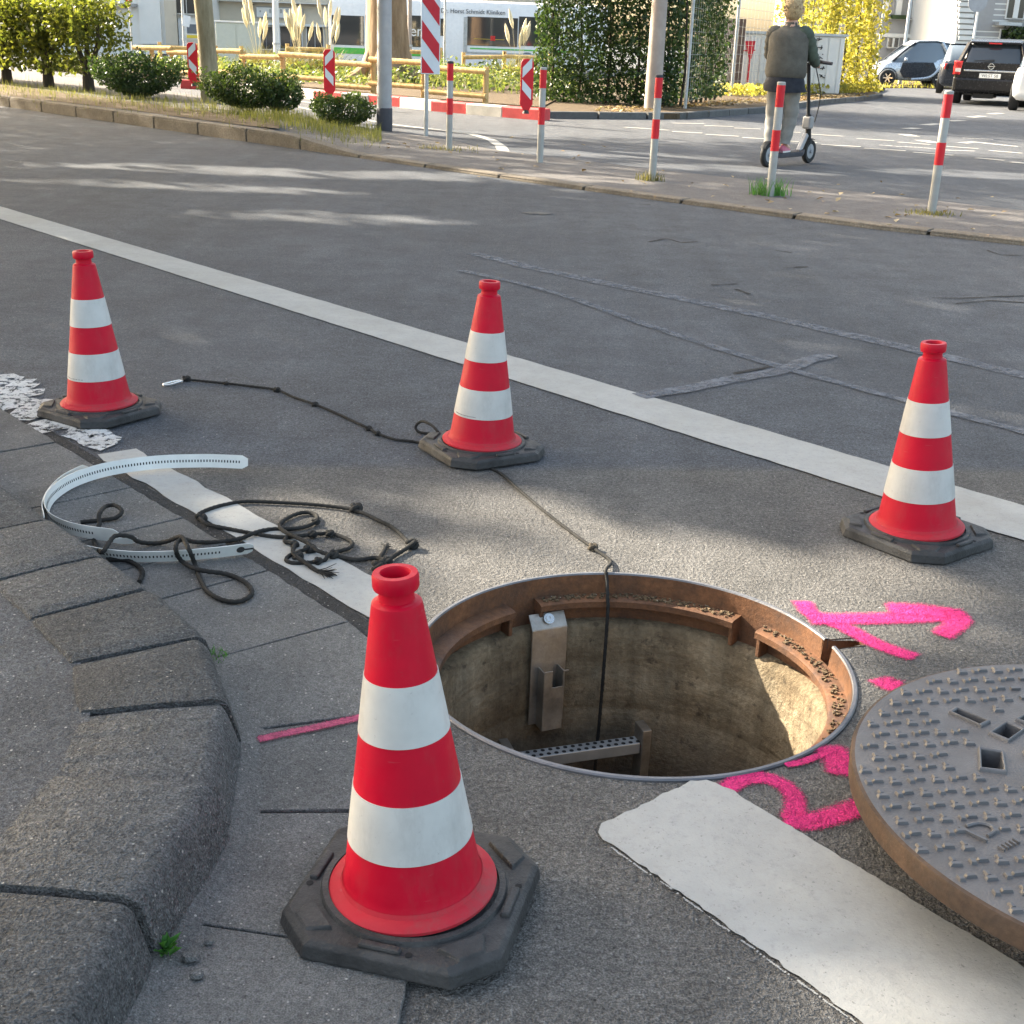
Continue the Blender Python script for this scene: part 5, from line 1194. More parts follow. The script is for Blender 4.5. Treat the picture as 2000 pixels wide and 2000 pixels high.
# ================================================================== BUILDINGS
def facade(name, label, Y, px0, px1, zt, mat, depth=8):
    a = AT(px0, 60, Y); b = AT(px1, 60, Y); c = (a.x+b.x)/2; zb = gz(c, Y); t = thing(name, label, 'building', (c, Y, zb)); MB().box((0, depth/2, (zt-zb)/2), (b.x-a.x, depth, zt-zb)).build('wall', mat, t); t['cx'] = c; t['Y'] = Y; t['zb'] = zb; return t
def pan(t, px0, py0, px1, py1, nm, mat, th=.06, off=0, par=None):
    Y = t['Y']; a = AT(px0, py0, Y); b = AT(px1, py1, Y); return MB().box(((a.x+b.x)/2-t['cx'], -th/2-off, (a.z+b.z)/2-t['zb']), (abs(b.x-a.x), th, abs(b.z-a.z))).build(nm, mat, par or t)
def win(t, px0, py0, px1, py1, glass='glass', mull=1):
    f = pan(t, px0-2, py0-2, px1+2, py1+2, 'window', M['facadew'], .10); pan(t, px0, py0, px1, py1, 'pane', M[glass], .02, .101, f)
    for k in range(mull):
        x = px0+(px1-px0)*(k+1)/(mull+1); pan(t, x-.8, py0, x+.8, py1, 'mullion', M['facadew'], .04, .122, f)
    pan(t, px0-4, py1+2, px1+4, py1+4.5, 'sill', M['facadeg'], .22, 0, f); return f
LB = facade('shop_building', 'pale cream building with sign and dark windows behind the bus', 68, 415, 1150, 9, M['facade'])
pan(LB, 415, 1, 640, 8, 'cornice', M['facadew'], .5); s = pan(LB, 500, 12, 593, 38, 'sign_board', M['facadeg'], .12); pan(LB, 502, 14, 591, 36, 'sign_face', M['facadew'], .02, .121, s)
mb_ = [(508, 20, 511, 24), (527, 18, 531, 26), (538, 18, 541, 25), (548, 18, 552, 26), (560, 18, 563, 25), (575, 19, 579, 26), (521, 28, 524, 31)]
for q in mb_: pan(LB, *q, 'sign_glyph', M['post'], .01, .142, s)
win(LB, 508, 52, 534, 96); win(LB, 548, 52, 590, 96); win(LB, 600, 52, 632, 96); pan(LB, 415, 45, 640, 48.5, 'ledge', M['facadew'], .3)
pan(LB, 418, 17, 424, 34, 'lamp_bracket', M['lampbase'], .3); pan(LB, 488, 8, 496, 11, 'lamp_bracket', M['lampbase'], .3)
WB = facade('corner_building', 'white building with shop door behind the tall hedge', 66, -60, 412, 9, M['facadew'])
pan(WB, 60, 0, 268, 14, 'canopy', M['facadeg'], .5); pan(WB, 322, 0, 350, 88, 'pilaster', M['facade'], .2); win(WB, 344, -20, 386, 27, 'glass', 1)
dr = pan(WB, 362, 44, 391, 108, 'door', M['facadew'], .12); pan(WB, 366, 47, 388, 66, 'pane', M['glassb'], .02, .121, dr); pan(WB, 366, 68, 388, 75, 'yellow_panel', M['yellow'], .02, .121, dr); pan(WB, 366, 76, 388, 100, 'pane', M['facade'], .02, .121, dr); pan(WB, 349, 36, 362, 90, 'drain_pipe', M['galv'], .15)
pan(WB, 15, 14, 40, 90, 'pilaster', M['facadeg'], .1); win(WB, 70, 30, 110, 90); win(WB, 296, 104, 330, 128); pan(WB, 270, -10, 318, 87, 'shutter', M['facadew'], .12)
Yk = 50; a = AT(420, 43, Yk); b = AT(505, 120, Yk); t = thing('switch_cabinet', 'pale green street cabinet standing behind the log fence', 'cabinet', ((a.x+b.x)/2, Yk, gz(a.x, Yk))); h = a.z-gz(a.x, Yk); w_ = b.x-a.x
MB().box((0, .3, h/2), (w_, .6, h)).build('housing', M['cab'], t, bevel=.02); MB().box((0, .3, h+.03), (w_+.08, .7, .06)).build('lid', M['facadew'], t, bevel=.01)
for k in (-1, 1): MB().box((k*w_*.25, -.008, h*.52), (w_*.46, .016, h*.9)).build('door', M['cab'], t, bevel=.004)
def pole(px, py, Y, r_, h, mat, label, name='street_pole', z=None):
    b = AT(px, py, Y); zz = gz(b.x, Y) if z is None else z; t = thing(name, label, 'pole', (b.x, Y, zz)); MB().lathe([(r_*1.15, -.1), (r_*1.15, .3), (r_, .4), (r_*.8, h)], 16).build('shaft', mat, t, True); MB().lathe([(r_*1.3, 1.0), (r_*1.3, 1.06)], 16).build('clamp', M['galv'], t); return t
pole(541, 110, 46, .11, 7, M['facadew'], 'white street pole in front of the cream building'); pole(800, 100, 42, .07, 6, M['polec'], 'thin grey brown pole in front of the bus beside the big tree'); pole(868, 110, 36, .03, 5, M['galv'], 'thin metal pole right of the striped guide board')
t = pole(361, 100, 44, .05, 4.5, M['galv'], 'thin pole carrying a small white diamond sign', 'sign_pole'); q = AT(365, 41, 44); MB().box((q.x-t.location.x, -.07, q.z-t.location.z), (.24, .02, .34), M=Matrix.Rotation(R(12), 3, 'Y')).build('sign', M['signwhite'], t)
# give way sign, only its lower tip reaches into the view
q = AT(253, 10.5, 40); t = thing('give_way_sign', 'red edged triangular sign tip above the tall hedge', 'road sign', (q.x, 40, gz(q.x, 40))); zt = q.z-gz(q.x, 40); s = .9; hh = .78
mb = MB(); mb.add([(0, -.03, zt), (s/2, -.03, zt+hh), (-s/2, -.03, zt+hh), (0, -.01, zt), (s/2, -.01, zt+hh), (-s/2, -.01, zt+hh)], [(0, 1, 2), (5, 4, 3), (0, 3, 4, 1), (1, 4, 5, 2), (2, 5, 3, 0)]); o = mb.build('plate', M['signwhite'], t)
mb = MB()
for A_, B_ in (((0, zt+.04), (s/2-.05, zt+hh-.03)), ((s/2-.05, zt+hh-.03), (-s/2+.05, zt+hh-.03)), ((-s/2+.05, zt+hh-.03), (0, zt+.04))): mb.bar((A_[0], -.036, A_[1]), (B_[0], -.036, B_[1]), .012, .075)
mb.build('red_border', M['signred'], o); MB().lathe([(.03, -.1), (.03, zt+.75)], 12).build('post', M['galv'], t, True)
# right hand row of houses
RB = facade('stucco_house', 'grey stucco town house behind the small silver car', 74, 1560, 1860, 11, M['facadeg'])
win(RB, 1640, -25, 1658, 30); win(RB, 1676, -25, 1696, 34); win(RB, 1788, -14, 1816, 34, 'glassb', 1); pan(RB, 1732, 36, 1866, 42, 'string_course', M['facadew'], .25); win(RB, 1735, 74, 1752, 92); win(RB, 1780, 74, 1806, 92); pan(RB, 1560, 66, 1866, 70, 'base_course', M['facadew'], .2); f = pan(RB, 1740, 29, 1765, 38, 'flower_box', M['hedge'], .4)
for k in range(3): pan(RB, 1700+k*26, -10, 1705+k*26, 36, 'pilaster', M['facadew'], .18)
RC = facade('corner_house', 'white rusticated corner house with arched entrance at the right edge', 66, 1868, 2120, 11, M['facadew'])
for y in range(-8, 90, 11): pan(RC, 1868, y, 2120, y+1.0, 'joint', M['facadeg'], .012, .0)
for y in range(-8, 80, 11): pan(RC, 1872, y+1.6, 1900, y+10, 'quoin', M['facadew'], .12)
win(RC, 1955, 58, 1984, 86, 'glass', 1); pan(RC, 1942, 43, 1986, 51, 'porch_roof', M['galv'], .7); win(RC, 1972, -14, 1996, 36); pan(RC, 1905, -14, 1935, 60, 'niche', M['facadeg'], .03)
box_hedge('hedge', 'dark clipped garden hedge in front of the stucco house', (23.0, 66.0, 0), (27.0, 64.5, 0), 1.0, 1.1, 2.5, 2600, .22, M['boxgreen'])
t = pole(1757, 163, 50, .06, 6, M['galv'], 'leaning looking thin metal pole in front of the small silver car', z=.02); pole(1898, 100, 52, .05, 5, M['facadew'], 'white sign pole behind the black car', 'sign_pole', .0)
q = AT(1908, 4, 52); mb = MB(); mb.lathe([(.36, 0), (.36, .02)], 28, (0, 0, 0), True, Matrix.Rotation(R(90), 3, 'X')); o = mb.build('round_sign', M['lamp'], None, loc=(q.x, 51.9, q.z)); tag(o, 'round grey back of a traffic sign above the black car', 'road sign')
q = G(1838, 166); t = thing('wooden_bollard', 'short pale wooden post beside the small silver car', 'bollard', (q.x*.84, q.y*.84, .02)); MB().lathe([(.10, -.1), (.10, .78), (.09, .82), (.001, .83)], 14).build('post', M['wood'], t, True); MB().lathe([(.102, .6), (.102, .68)], 14, cap=False).build('reflector_band', M['signwhite'], t, True)
# sunny verge
mb = MB(); vg = [g2(1700, 172), g2(1790, 172), g2(1868, 175), g2(1872, 168), g2(1840, 156), g2(1700, 154)]; mb.prism(vg, -.1, .05); tag(mb.build('verge', M['soil']), 'sunny strip of verge in front of the small car', kind='structure')
bl_ = []
while len(bl_) < 900:
    px, py = rnd.uniform(1690, 1868), rnd.uniform(158, 174); p = G(px, py); bl_.append((p.x, p.y, .03))
tag(blades('verge_weeds', bl_, .16, .03, M['ivylit'], None, .8), 'sunlit yellow grass on the verge in front of the small car', 'grass', kind='stuff')

# ================================================================== CARS
def wheel(parent, x, y, r_, w, side, name='wheel', spokes=6):
    Q = Matrix.Rotation(R(90), 3, 'X'); mb = MB(); mb.lathe([(r_*.62, -w/2), (r_*.95, -w/2), (r_, -w*.35), (r_, w*.35), (r_*.95, w/2), (r_*.62, w/2)], 28, (x, y, r_), False, Q); o = mb.build(name, M['tyre'], parent, True)
    mb = MB(); yo = y+side*w*.42; mb.lathe([(r_*.60, -.012), (r_*.64, 0), (r_*.64, .012), (r_*.60, .012)], 28, (x, yo, r_), False, Q); mb.lathe([(r_*.16, -.01), (r_*.16, .012)], 14, (x, yo, r_), True, Q)
    for k in range(spokes):
        a = 6.283*k/spokes; mb.bar((x+math.cos(a)*r_*.12, yo, r_+math.sin(a)*r_*.12), (x+math.cos(a)*r_*.62, yo, r_+math.sin(a)*r_*.62), .012, r_*.16)
    mb.build('rim', M['chrome'], o); mb = MB(); mb.lathe([(r_*.6, 0), (r_*.59, .004)], 24, (x, yo-side*.03, r_), True, Q); mb.build('hub_disc', M['dark'], o); return o
def body(st, parent, mat, name='body'):
    rings = []
    for (x, w, zb, zt) in st:
        h = zt-zb; P = [(w*.86, zb), (w*.97, zb+h*.12), (w, zb+h*.45), (w*.985, zb+h*.75), (w*.93, zb+h*.95), (w*.80, zt)]
        rings.append([(x, -a, z) for a, z in P]+[(x, a, z) for a, z in P[::-1]])
    return MB().loft(rings).build(name, mat, parent, True, angle=50)
def cabin(st, parent, mat, name):
    rings = [[(x, -wb, zb), (x, -(wb+wt)/2, (zb+zt)/2+.02), (x, -wt, zt-.05), (x, -wt*.85, zt), (x, wt*.85, zt), (x, wt, zt-.05), (x, (wb+wt)/2, (zb+zt)/2+.02), (x, wb, zb)] for (x, wb, wt, zb, zt) in st]
    return MB().loft(rings).build(name, mat, parent, True, angle=45)
# black estate seen from behind
c = (G(1868, 203)+G(1982, 209))/2; hd = R(-24); t = thing('black_car', 'black estate car seen from behind on the sunny side road', 'car', (c.x, c.y, 0), hd+R(90))
W_ = .89
body([(.0, W_*.90, .34, .98), (.10, W_*.97, .28, 1.0), (.5, W_, .22, .98), (1.6, W_, .2, .95), (2.9, W_, .2, .92), (3.3, W_*.98, .2, .86), (4.0, W_*.93, .22, .74), (4.28, W_*.80, .28, .62)], t, M['blackpaint'])
cabin([(.06, W_*.86, W_*.66, .95, 1.02), (.34, W_*.90, W_*.68, .95, 1.44), (1.2, W_*.93, W_*.74, .93, 1.51), (2.2, W_*.92, W_*.74, .92, 1.52), (3.1, W_*.86, W_*.6, .88, .96)], t, M['glass'], 'windows')
mb = MB(); mb.loft([[(x, -w, z), (x, -w, z+.05), (x, w, z+.05), (x, w, z)] for x, w, z in [(.20, W_*.66, 1.425), (.44, W_*.70, 1.47), (1.2, W_*.75, 1.51), (2.2, W_*.75, 1.49)]]); mb.build('roof', M['blackpaint'], t, bevel=.02)
for s in (-1, 1):
    mb = MB(); mb.bar((.05, s*W_*.87, .96), (.31, s*W_*.69, 1.44), .10, .08); mb.build('pillar', M['blackpaint'], t, bevel=.015)
    mb = MB(); mb.loft([[(x, s*W_*.80, z0), (x, s*W_*a, z0), (x, s*W_*a, z1), (x, s*W_*.76, z1)] for x, a, z0, z1 in [(-.03, .93, .70, .99), (.06, 1.0, .68, 1.02), (.22, 1.01, .80, 1.0)]]); tl = mb.build('tail_lamp', M['tail'], t, bevel=.015)
    MB().box((-.035, s*W_*.86, .80), (.02, .13, .09)).build('clear_lens', M['tailw'], tl, bevel=.01)
    for x in (.72, 3.35): wheel(t, x, s*(W_-.10), .31, .2, s)
    mb = MB(); mb.bar((.5, s*.60, 1.54), (2.1, s*.60, 1.54), .03, .03); mb.build('roof_rail', M['chrome'], t)
    MB().box((2.75, s*(W_+.09), .98), (.12, .18, .13)).build('mirror', M['blackpaint'], t, bevel=.03)
mb = MB(); mb.loft([[(x, -W_*a, z0), (x, -W_*a, z1), (x, W_*a, z1), (x, W_*a, z0)] for x, a, z0, z1 in [(-.09, .86, .36, .60), (-.06, .93, .30, .63), (.1, .98, .26, .64)]]); mb.build('rear_bumper', M['blackpaint'], t, bevel=.03)
MB().box((-.012, 0, .80), (.03, W_*1.42, .045)).build('chrome_strip', M['chrome'], t, bevel=.01)
pl_ = MB().box((-.03, 0, .69), (.016, .50, .11)).build('number_plate', M['plate'], t, bevel=.004); text_mesh('WI·ST 58', .10, M['print'], 'plate_text', pl_, Matrix.Translation((-.0395, 0, .69)) @ Matrix.Rotation(R(-90), 4, 'Z') @ Matrix.Rotation(R(90), 4, 'X'), .001)
mb = MB(); Q = Matrix.Rotation(R(-90), 3, 'Y'); mb.lathe([(.055, 0), (.055, .018), (.072, .018), (.072, 0)], 24, (-.012, 0, .91), False, Q); mb.bar((-.025, .09, .905), (-.025, -.09, .915), .014, .02); mb.build('badge', M['chrome'], t)
MB().box((.19, 0, 1.44), (.06, .3, .03)).build('brake_lamp', M['tail'], t); MB().bar((.03, -.05, 1.06), (-.02, .42, 1.02), .02, .025).build('wiper', M['tyre'], t)
MB().box((.5, .1, .25), (.9, .5, .18)).build('underbody', M['tyre'], t, bevel=.03)
# small silver two seater, side on, nose to the left
Yv = 49.0; pF = AT(1716, 160, Yv); pR = AT(1816, 162, Yv); sc = (pR.x-pF.x)/1.81
t = thing('small_car', 'small silver and black two seat car parked side on', 'car', (pR.x, Yv-.4, .02), R(180)); t.scale = (sc, 1.0, 1.0)
W_ = .75
body([(-.42, W_*.80, .34, .98), (-.34, W_*.93, .28, 1.02), (.0, W_, .24, 1.0), (.6, W_, .2, .86), (1.3, W_, .2, .84), (1.75, W_*.97, .22, .82), (2.0, W_*.90, .28, .70), (2.08, W_*.75, .34, .55)], t, M['silver'])
cabin([(-.40, W_*.82, W_*.66, .95, 1.03), (-.26, W_*.90, W_*.74, .92, 1.48), (.25, W_*.96, W_*.80, .84, 1.55), (.85, W_*.96, W_*.78, .83, 1.52), (1.35, W_*.94, W_*.66, .82, 1.18), (1.72, W_*.88, W_*.55, .80, .86)], t, M['glassb'], 'windows')
mb = MB(); mb.loft([[(x, -w, z), (x, -w, z+.04), (x, w, z+.04), (x, w, z)] for x, w, z in [(-.36, W_*.70, 1.42), (-.24, W_*.76, 1.475), (.25, W_*.81, 1.545), (.85, W_*.78, 1.515), (1.1, W_*.72, 1.38)]]); mb.build('roof', M['silver'], t, bevel=.015)
for s in (-1, 1):
    ys = s*(W_+.004); P = [(.36, .30), (1.28, .30), (1.42, .5), (1.36, .80), (.30, .84), (.18, .62)]
    mb = MB(); m_ = len(P); mb.add([(x, ys, z) for x, z in P]+[(x, ys+s*.02, z) for x, z in P], [tuple(range(m_)), tuple(range(2*m_-1, m_-1, -1))]+[(i, (i+1) % m_, m_+(i+1) % m_, m_+i) for i in range(m_)]); d_ = mb.build('door', M['darkcar'], t, bevel=.01); MB().box((.48, s*(W_+.03), .74), (.14, .03, .035)).build('handle', M['tyre'], d_)
    mb = MB(); mb.tube(spline([Vector((-.30, s*W_*.93, .98)), Vector((-.12, s*W_*.86, 1.25)), Vector((.05, s*W_*.80, 1.5))], 5), .07, 8); mb.tube(spline([Vector((-.05, s*W_*1.0, .98)), Vector((.12, s*W_*1.0, .6)), Vector((.40, s*W_*1.0, .34)), Vector((1.0, s*W_*1.0, .25))], 6), .055, 8); mb.build('safety_frame', M['silver'], t, True)
    mb = MB(); mb.tube(spline([Vector((1.68, s*W_*.86, .84)), Vector((1.3, s*W_*.78, 1.2)), Vector((.95, s*W_*.76, 1.48))], 5), .035, 8); mb.build('front_pillar', M['darkcar'], t, True)
    wheel(t, 0, s*(W_-.06), .275, .17, s, spokes=6); wheel(t, 1.81, s*(W_-.06), .275, .15, s, spokes=6); MB().box((1.28, s*(W_+.08), .92), (.10, .16, .11)).build('mirror', M['silver'], t, bevel=.03); MB().box((-.40, s*W_*.74, .86), (.04, .12, .2)).build('tail_lamp', M['tail'], t, bevel=.02); MB().box((2.03, s*W_*.6, .62), (.05, .2, .14)).build('headlamp', M['tailw'], t, bevel=.03)
    mb = MB(); Q = Matrix.Rotation(R(90), 3, 'X')
    for x in (0, 1.81): mb.lathe([(.31, -.012), (.345, 0), (.345, .012), (.31, .012)], 20, (x, s*(W_+.002), .275), False, Q, 0 if False else R(-8), R(188))
    mb.build('wheel_arch', M['darkcar'], t)
# dark hatchback between them
p = AT(1884, 170, 43); t = thing('dark_car', 'dark parked car half hidden behind the black estate', 'car', (p.x, 43, 0), R(72)); W_ = .83
body([(-2.0, W_*.8, .34, .9), (-1.9, W_*.95, .25, .95), (-.8, W_, .2, .95), (.8, W_, .2, .92), (1.5, W_*.96, .22, .82), (1.95, W_*.8, .3, .62)], t, M['darkcar']); cabin([(-1.9, W_*.85, W_*.7, .9, 1.0), (-1.5, W_*.9, W_*.74, .92, 1.42), (-.4, W_*.93, W_*.78, .93, 1.47), (.3, W_*.92, W_*.74, .92, 1.42), (1.1, W_*.88, W_*.6, .88, .95)], t, M['glassb'], 'windows'); MB().box((-.55, 0, 1.465), (1.5, W_*1.5, .03)).build('roof', M['darkcar'], t, bevel=.012)
for s in (-1, 1):
    for x in (-1.25, 1.2): wheel(t, x, s*(W_-.08), .3, .19, s)
    MB().box((-1.97, s*W_*.72, .8), (.06, .16, .18)).build('tail_lamp', M['tail'], t, bevel=.02)
# white car edge right of the estate
p = AT(2010, 205, 31.5); t = thing('white_car', 'white car just entering at the right edge beside the black estate', 'car', (p.x+.55, 31.5, 0), R(66)); W_ = .86
body([(-2.0, W_*.8, .34, .9), (-1.9, W_*.95, .25, .95), (-.8, W_, .2, .95), (.8, W_, .2, .92), (1.5, W_*.96, .22, .82), (1.95, W_*.8, .3, .62)], t, M['busw']); cabin([(-1.9, W_*.85, W_*.7, .9, 1.0), (-1.5, W_*.9, W_*.74, .92, 1.42), (-.4, W_*.93, W_*.78, .93, 1.47), (.3, W_*.92, W_*.74, .92, 1.42), (1.1, W_*.88, W_*.6, .88, .95)], t, M['glassb'], 'windows'); MB().box((-.55, 0, 1.465), (1.5, W_*1.5, .03)).build('roof', M['busw'], t, bevel=.012)
for s in (-1, 1):
    for x in (-1.25, 1.2): wheel(t, x, s*(W_-.08), .3, .19, s)

# ================================================================== SCOOTER AND RIDER
rw = G(1497, 326); fw = G(1577, 318); hv = (fw-rw).normalized(); hn = Vector((-hv.y, hv.x, 0)); ha = math.atan2(hv.y, hv.x); WB_ = (fw-rw).length
t = thing('electric_scooter', 'dark electric kick scooter under the rider on the side road', 'scooter', (rw.x, rw.y, 0), ha); r_ = .122
Q = Matrix.Rotation(R(90), 3, 'X')
for x in (0, WB_):
    mb = MB(); mb.lathe([(r_*.62, -.022), (r_*.93, -.026), (r_, -.012), (r_, .012), (r_*.93, .026), (r_*.62, .022)], 28, (x, 0, r_), False, Q); o = mb.build('wheel', M['tyre'], t, True); mb = MB(); mb.lathe([(r_*.62, -.02), (r_*.62, .02)], 24, (x, 0, r_), True, Q); mb.lathe([(.02, -.04), (.02, .04)], 12, (x, 0, r_), True, Q); mb.build('rim', M['lamp'], o, True)
    mb = MB(); mb.lathe([(r_*1.08, -.03), (r_*1.12, 0), (r_*1.08, .03)], 20, (x, 0, r_), False, Q, R(20), R(150)) if x == 0 else mb.lathe([(r_*1.08, -.03), (r_*1.12, 0), (r_*1.08, .03)], 20, (x, 0, r_), False, Q, R(60), R(185)); mb.build('mudguard', M['tyre'], t)
mb = MB(); mb.loft([[(x, -.075*w, z), (x, -.075*w, z+.045), (x, .075*w, z+.045), (x, .075*w, z)] for x, w, z in [(.08, .7, .10), (.16, 1, .085), (.62, 1, .085), (.70, .7, .11)]]); mb.build('deck', M['lampbase'], t, bevel=.008); MB().box((.39, 0, .1325), (.42, .13, .004)).build('grip_tape', M['tyre'], t)
mb = MB(); mb.bar((.66, 0, .13), (WB_-.10, 0, .30), .05, .05); mb.bar((WB_-.06, 0, .36), (WB_, 0, r_), .05, .03); mb.build('neck', M['lamp'], t, bevel=.008)
top = Vector((WB_-.22, 0, 1.02)); mb = MB(); mb.cyl((WB_-.03, 0, .20), (WB_-.10, 0, .50), .03, .03, 14); mb.cyl((WB_-.10, 0, .50), top, .019, .019, 14); mb.build('stem', M['tyre'], t, True); MB().box((WB_-.09, 0, .42), (.09, .10, .13)).build('lamp_box', M['facadeg'], t, bevel=.02)
mb = MB(); mb.tube([top+Vector((0, -.26, .0)), top+Vector((.03, -.1, .02)), top+Vector((.03, .1, .02)), top+Vector((0, .26, 0))], .013, 10); hb = mb.build('handlebar', M['tyre'], t, True)
for s in (-1, 1): MB().cyl(top+Vector((.006, s*.16, .008)), top+Vector((-.001, s*.265, 0)), .017, .017, 12).build('grip', M['lampbase'], hb, True)
mb = MB(); mb.tube(spline([top+Vector((.04, -.05, 0)), Vector((WB_+.04, -.04, .7)), Vector((WB_+.06, 0, .42))], 6), .006, 6); mb.build('cable', M['tyre'], t)
# rider; local frame: x = right across the body, y = heading, z = up, origin on the ground between the feet
base = rw+hv*.27-Vector((.03, 0, 0)); pr = thing('person', 'person in an olive jacket and grey trousers riding the electric scooter, seen from behind', 'person', (base.x, base.y, 0), ha-R(90)+R(14))
Z0 = .134
pr.scale = (.93, .93, .93); Z0 = .134/.93
J = {'pel': (0, -.02, .92), 'spi': (0, -.03, 1.10), 'che': (0, -.02, 1.32), 'nek': (0.0, .0, 1.47), 'hea': (.01, .03, 1.57), 'top': (.01, .03, 1.70),
     'hL': (-.09, -.02, .88), 'kL': (-.105, .02, .52), 'aL': (-.085, -.08, Z0+.075), 'tL': (-.09, .09, Z0+.03), 'hR': (.09, -.02, .88), 'kR': (.085, .06, .53), 'aR': (.05, .04, Z0+.075), 'tR': (.06, .21, Z0+.03),
     'sL': (-.18, -.01, 1.39), 'eL': (-.235, .13, 1.16), 'wL': (-.20, .36, 1.09), 'fL': (-.20, .43, 1.08), 'sR': (.18, -.01, 1.39), 'eR': (.255, .10, 1.15), 'wR': (.235, .33, 1.09), 'fR': (.225, .40, 1.08)}
RAD = {'pel': .14, 'spi': .12, 'che': .13, 'nek': .055, 'hea': .082, 'top': .065, 'hL': .085, 'kL': .055, 'aL': .04, 'tL': .035, 'hR': .085, 'kR': .055, 'aR': .04, 'tR': .035, 'sL': .06, 'eL': .045, 'wL': .03, 'fL': .028, 'sR': .06, 'eR': .045, 'wR': .03, 'fR': .028}
ED = [('pel', 'spi'), ('spi', 'che'), ('che', 'nek'), ('nek', 'hea'), ('hea', 'top'), ('pel', 'hL'), ('hL', 'kL'), ('kL', 'aL'), ('aL', 'tL'), ('pel', 'hR'), ('hR', 'kR'), ('kR', 'aR'), ('aR', 'tR'), ('che', 'sL'), ('sL', 'eL'), ('eL', 'wL'), ('wL', 'fL'), ('che', 'sR'), ('sR', 'eR'), ('eR', 'wR'), ('wR', 'fR')]
for sd in ('L', 'R'):                                   # five fingers closed round the grip
    f = Vector(J['f'+sd]); s = -1 if sd == 'L' else 1
    for k in range(4):
        b = f+Vector((s*(-.03+.02*k), .01, 0)); J[f'{sd}{k}a'] = tuple(b); J[f'{sd}{k}b'] = tuple(b+Vector((0, .035, -.012))); J[f'{sd}{k}c'] = tuple(b+Vector((0, .025, -.04)))
        for q in 'abc': RAD[f'{sd}{k}{q}'] = .009
        ED += [('f'+sd, f'{sd}{k}a'), (f'{sd}{k}a', f'{sd}{k}b'), (f'{sd}{k}b', f'{sd}{k}c')]
    b = Vector(J['w'+sd])+Vector((-s*.03, .03, -.005)); J[sd+'ta'] = tuple(b); J[sd+'tb'] = tuple(b+Vector((0, .035, -.02))); RAD[sd+'ta'] = .012; RAD[sd+'tb'] = .010; ED += [('w'+sd, sd+'ta'), (sd+'ta', sd+'tb')]
ks = list(J); me = bpy.data.meshes.new('body'); me.from_pydata([J[k] for k in ks], [(ks.index(a), ks.index(b)) for a, b in ED], []); me.materials.append(M['skin'])
bo = bpy.data.objects.new('body', me); COL.objects.link(bo); bo.parent = pr; sk = bo.modifiers.new('skin', 'SKIN'); sk.use_smooth_shade = True
for i, k in enumerate(ks):
    v = me.skin_vertices[0].data[i]; v.radius = (RAD[k], RAD[k]); v.use_root = (k == 'pel')
sb = bo.modifiers.new('sub', 'SUBSURF'); sb.levels = 1; sb.render_levels = 1
def ell(c, rx, ry, n=20, tilt=0): return [(c[0]+rx*math.cos(6.28319*i/n)*(1+.012*math.sin(5*i)), c[1]+ry*math.sin(6.28319*i/n), c[2]+tilt*math.sin(6.28319*i/n)) for i in range(n)]
mb = MB(); mb.loft([ell((0, -.02, .925), .205, .15), ell((0, -.02, .96), .225, .165), ell((0, -.025, 1.0), .235, .175), ell((0, -.03, 1.12), .225, .165), ell((0, -.02, 1.24), .222, .155), ell((0, -.015, 1.34), .232, .15), ell((0, -.01, 1.40), .222, .13), ell((0, .0, 1.44), .15, .095), ell((0, .005, 1.475), .07, .07), ell((0, .008, 1.505), .064, .064)]); mb.build('jacket', M['jacket'], pr, True, angle=80)
for s, sd in ((-1, 'L'), (1, 'R')):
    S_, E_, W_ = Vector(J['s'+sd]), Vector(J['e'+sd]), Vector(J['w'+sd]); P = spline([S_+Vector((-s*.05, 0, .0)), S_, S_.lerp(E_, .5)+Vector((s*.01, 0, 0)), E_, E_.lerp(W_, .55), W_], 6); n = len(P); rr = [.075 if i < 6 else .075-.03*(i-6)/(n-7)+.006*math.sin(i*1.9) for i in range(n)]; mb = MB(); mb.tube(P, rr, 16); mb.build('sleeve', M['sleeve'] if s > 0 else M['jacket'], pr, True, angle=80)
    A_, K_, F_ = Vector(J['h'+sd]), Vector(J['k'+sd]), Vector(J['a'+sd]); P = spline([A_+Vector((0, 0, .06)), A_, A_.lerp(K_, .5), K_, K_.lerp(F_, .5), F_+Vector((0, 0, .02))], 6); n = len(P); mb = MB(); mb.tube(P, [.108-.045*i/(n-1)+.004*math.sin(i*1.3) for i in range(n)], 16); mb.build('trouser_leg', M['jeans'], pr, True, angle=80)
    T_ = Vector(J['t'+sd]); d = T_-F_; d.z = 0; d.normalize(); nn = Vector((-d.y, d.x, 0)); mb = MB(); rings = []
    for u, w, h in [(-.085, .025, .05), (-.06, .036, .085), (.0, .037, .085), (.06, .042, .062), (.13, .042, .045), (.165, .028, .035)]:
        q = F_+d*u; rings.append([(q.x-nn.x*w, q.y-nn.y*w, Z0+.001), (q.x-nn.x*w*.9, q.y-nn.y*w*.9, Z0+h*.7), (q.x, q.y, Z0+h), (q.x+nn.x*w*.9, q.y+nn.y*w*.9, Z0+h*.7), (q.x+nn.x*w, q.y+nn.y*w, Z0+.001)])
    mb.loft(rings); so_ = mb.build('shoe', M['shoe'], pr, True, angle=60); mb = MB(); mb.loft([[(a*1.0, b, Z0+.0005) for a, b in ((r[0][0], r[0][1]), (r[4][0], r[4][1]))]+[(r[4][0]*1.0, r[4][1], Z0+.018), (r[0][0], r[0][1], Z0+.018)] for r in rings]); mb.build('sole', M['facadew'], so_)
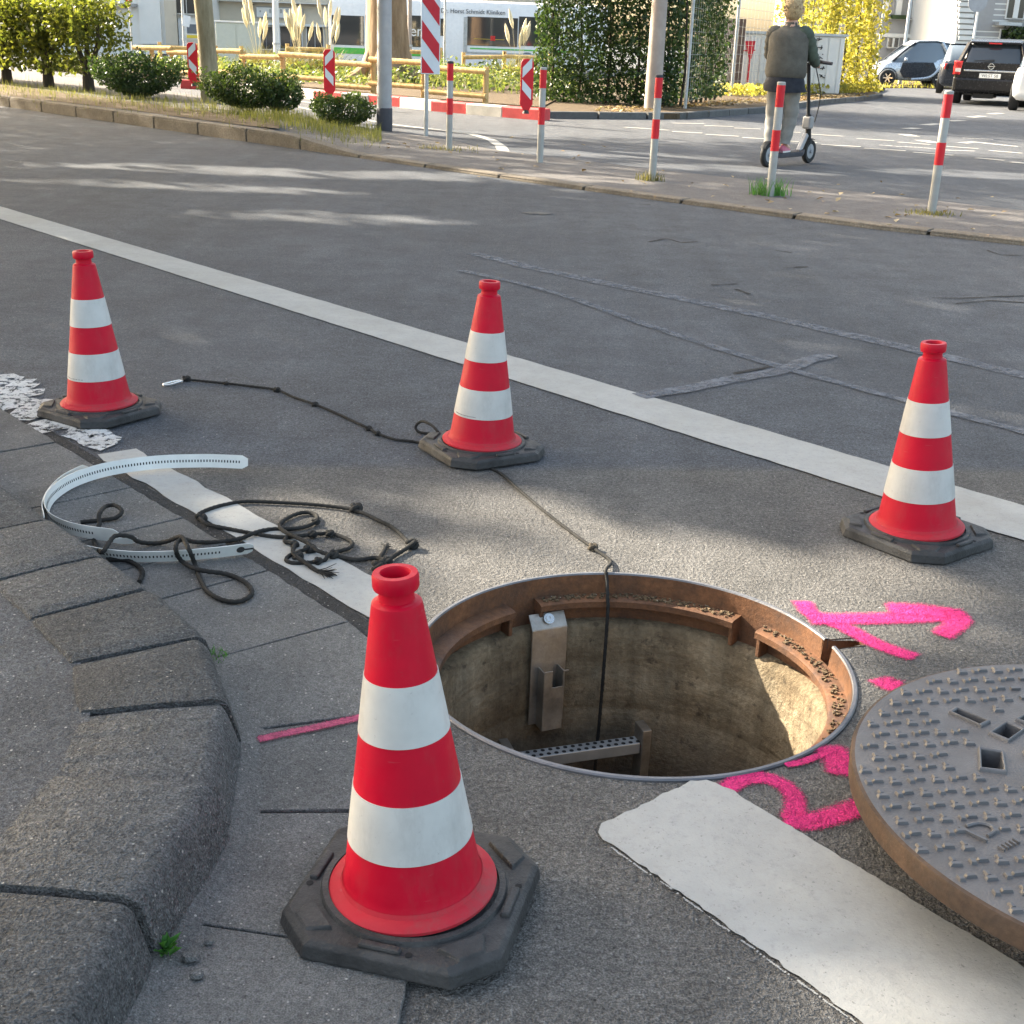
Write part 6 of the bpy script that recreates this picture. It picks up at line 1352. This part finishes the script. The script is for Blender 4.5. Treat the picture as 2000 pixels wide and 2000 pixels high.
mb = MB(); mb.loft([ell((0, -.02, .96), .20, .15), ell((0, -.025, .90), .222, .168), ell((.0, -.03, .84), .235, .18), ell((.02, -.03, .80), .24, .185, tilt=.015), ell((.02, -.03, .805), .20, .15)]); mb.build('shirt_hem', M['navy'], pr, True, angle=80)
mb = MB(); H_ = Vector((.01, .01, 1.655)); mb.lathe([(.001, .125), (.05, .112), (.083, .075), (.096, .02), (.097, -.04), (.085, -.095), (.06, -.125), (.02, -.13)], 24, (0, 0, 0)); mb.v = [(H_.x+a*(1+.05*math.sin(9*c*10+a*60)), H_.y-.012+b*1.12*(1+.04*math.sin(b*70+c*50)), H_.z+c-(.045 if False else 0)) for a, b, c in mb.v]
mb.v = [(x, y if y < H_.y+.055 else H_.y+.055+(y-H_.y-.055)*.35, z) for x, y, z in mb.v]; ho = mb.build('hair', M['hair'], pr, True, angle=80)
mb = MB()
for k in range(240):
    a = rnd.uniform(0, 6.28); e = rnd.uniform(-.9, 1.3); d = Vector((math.cos(a)*math.cos(e), math.sin(a)*math.cos(e), math.sin(e)))
    if d.y > .5 and e < .4: continue
    p = H_+Vector((d.x*.093, d.y*.105-.012, d.z*.118)); q = p+d*rnd.uniform(.0, .012)+Vector((rnd.uniform(-.02, .02), rnd.uniform(-.02, .02), rnd.uniform(-.03, .012))); mb.tube([p-d*.01, p.lerp(q, .5)+d*.008, q], [.007, .006, .002], 5)
tag(mb.build('strands', M['hair'], ho, True), kind='stuff')
mb = MB(); Q = Matrix.Identity(3); mb.lathe([(.001, -.1), (.045, -.085), (.07, -.03), (.078, .03), (.07, .08), (.04, .1), (.001, .105)], 20, (.01, .055, 1.63)); hd_ = mb.build('face', M['skin'], pr, True); mb = MB(); mb.lathe([(.014, 0), (.004, .03)], 8, (.01, .125, 1.615), True, Matrix.Rotation(R(-75), 3, 'X')); mb.box((.01, .123, 1.578), (.045, .012, .008)); mb.build('nose_and_mouth', M['skin'], hd_)
for s in (-1, 1): MB().lathe([(.001, -.006), (.008, -.003), (.008, .003), (.001, .006)], 10, (.01+s*.03, .122, 1.645)).build('eye', M['dark'], hd_); MB().lathe([(.001, -.03), (.012, -.015), (.014, .01), (.001, .03)], 8, (.01+s*.098, .03, 1.62)).build('ear', M['skin'], hd_)
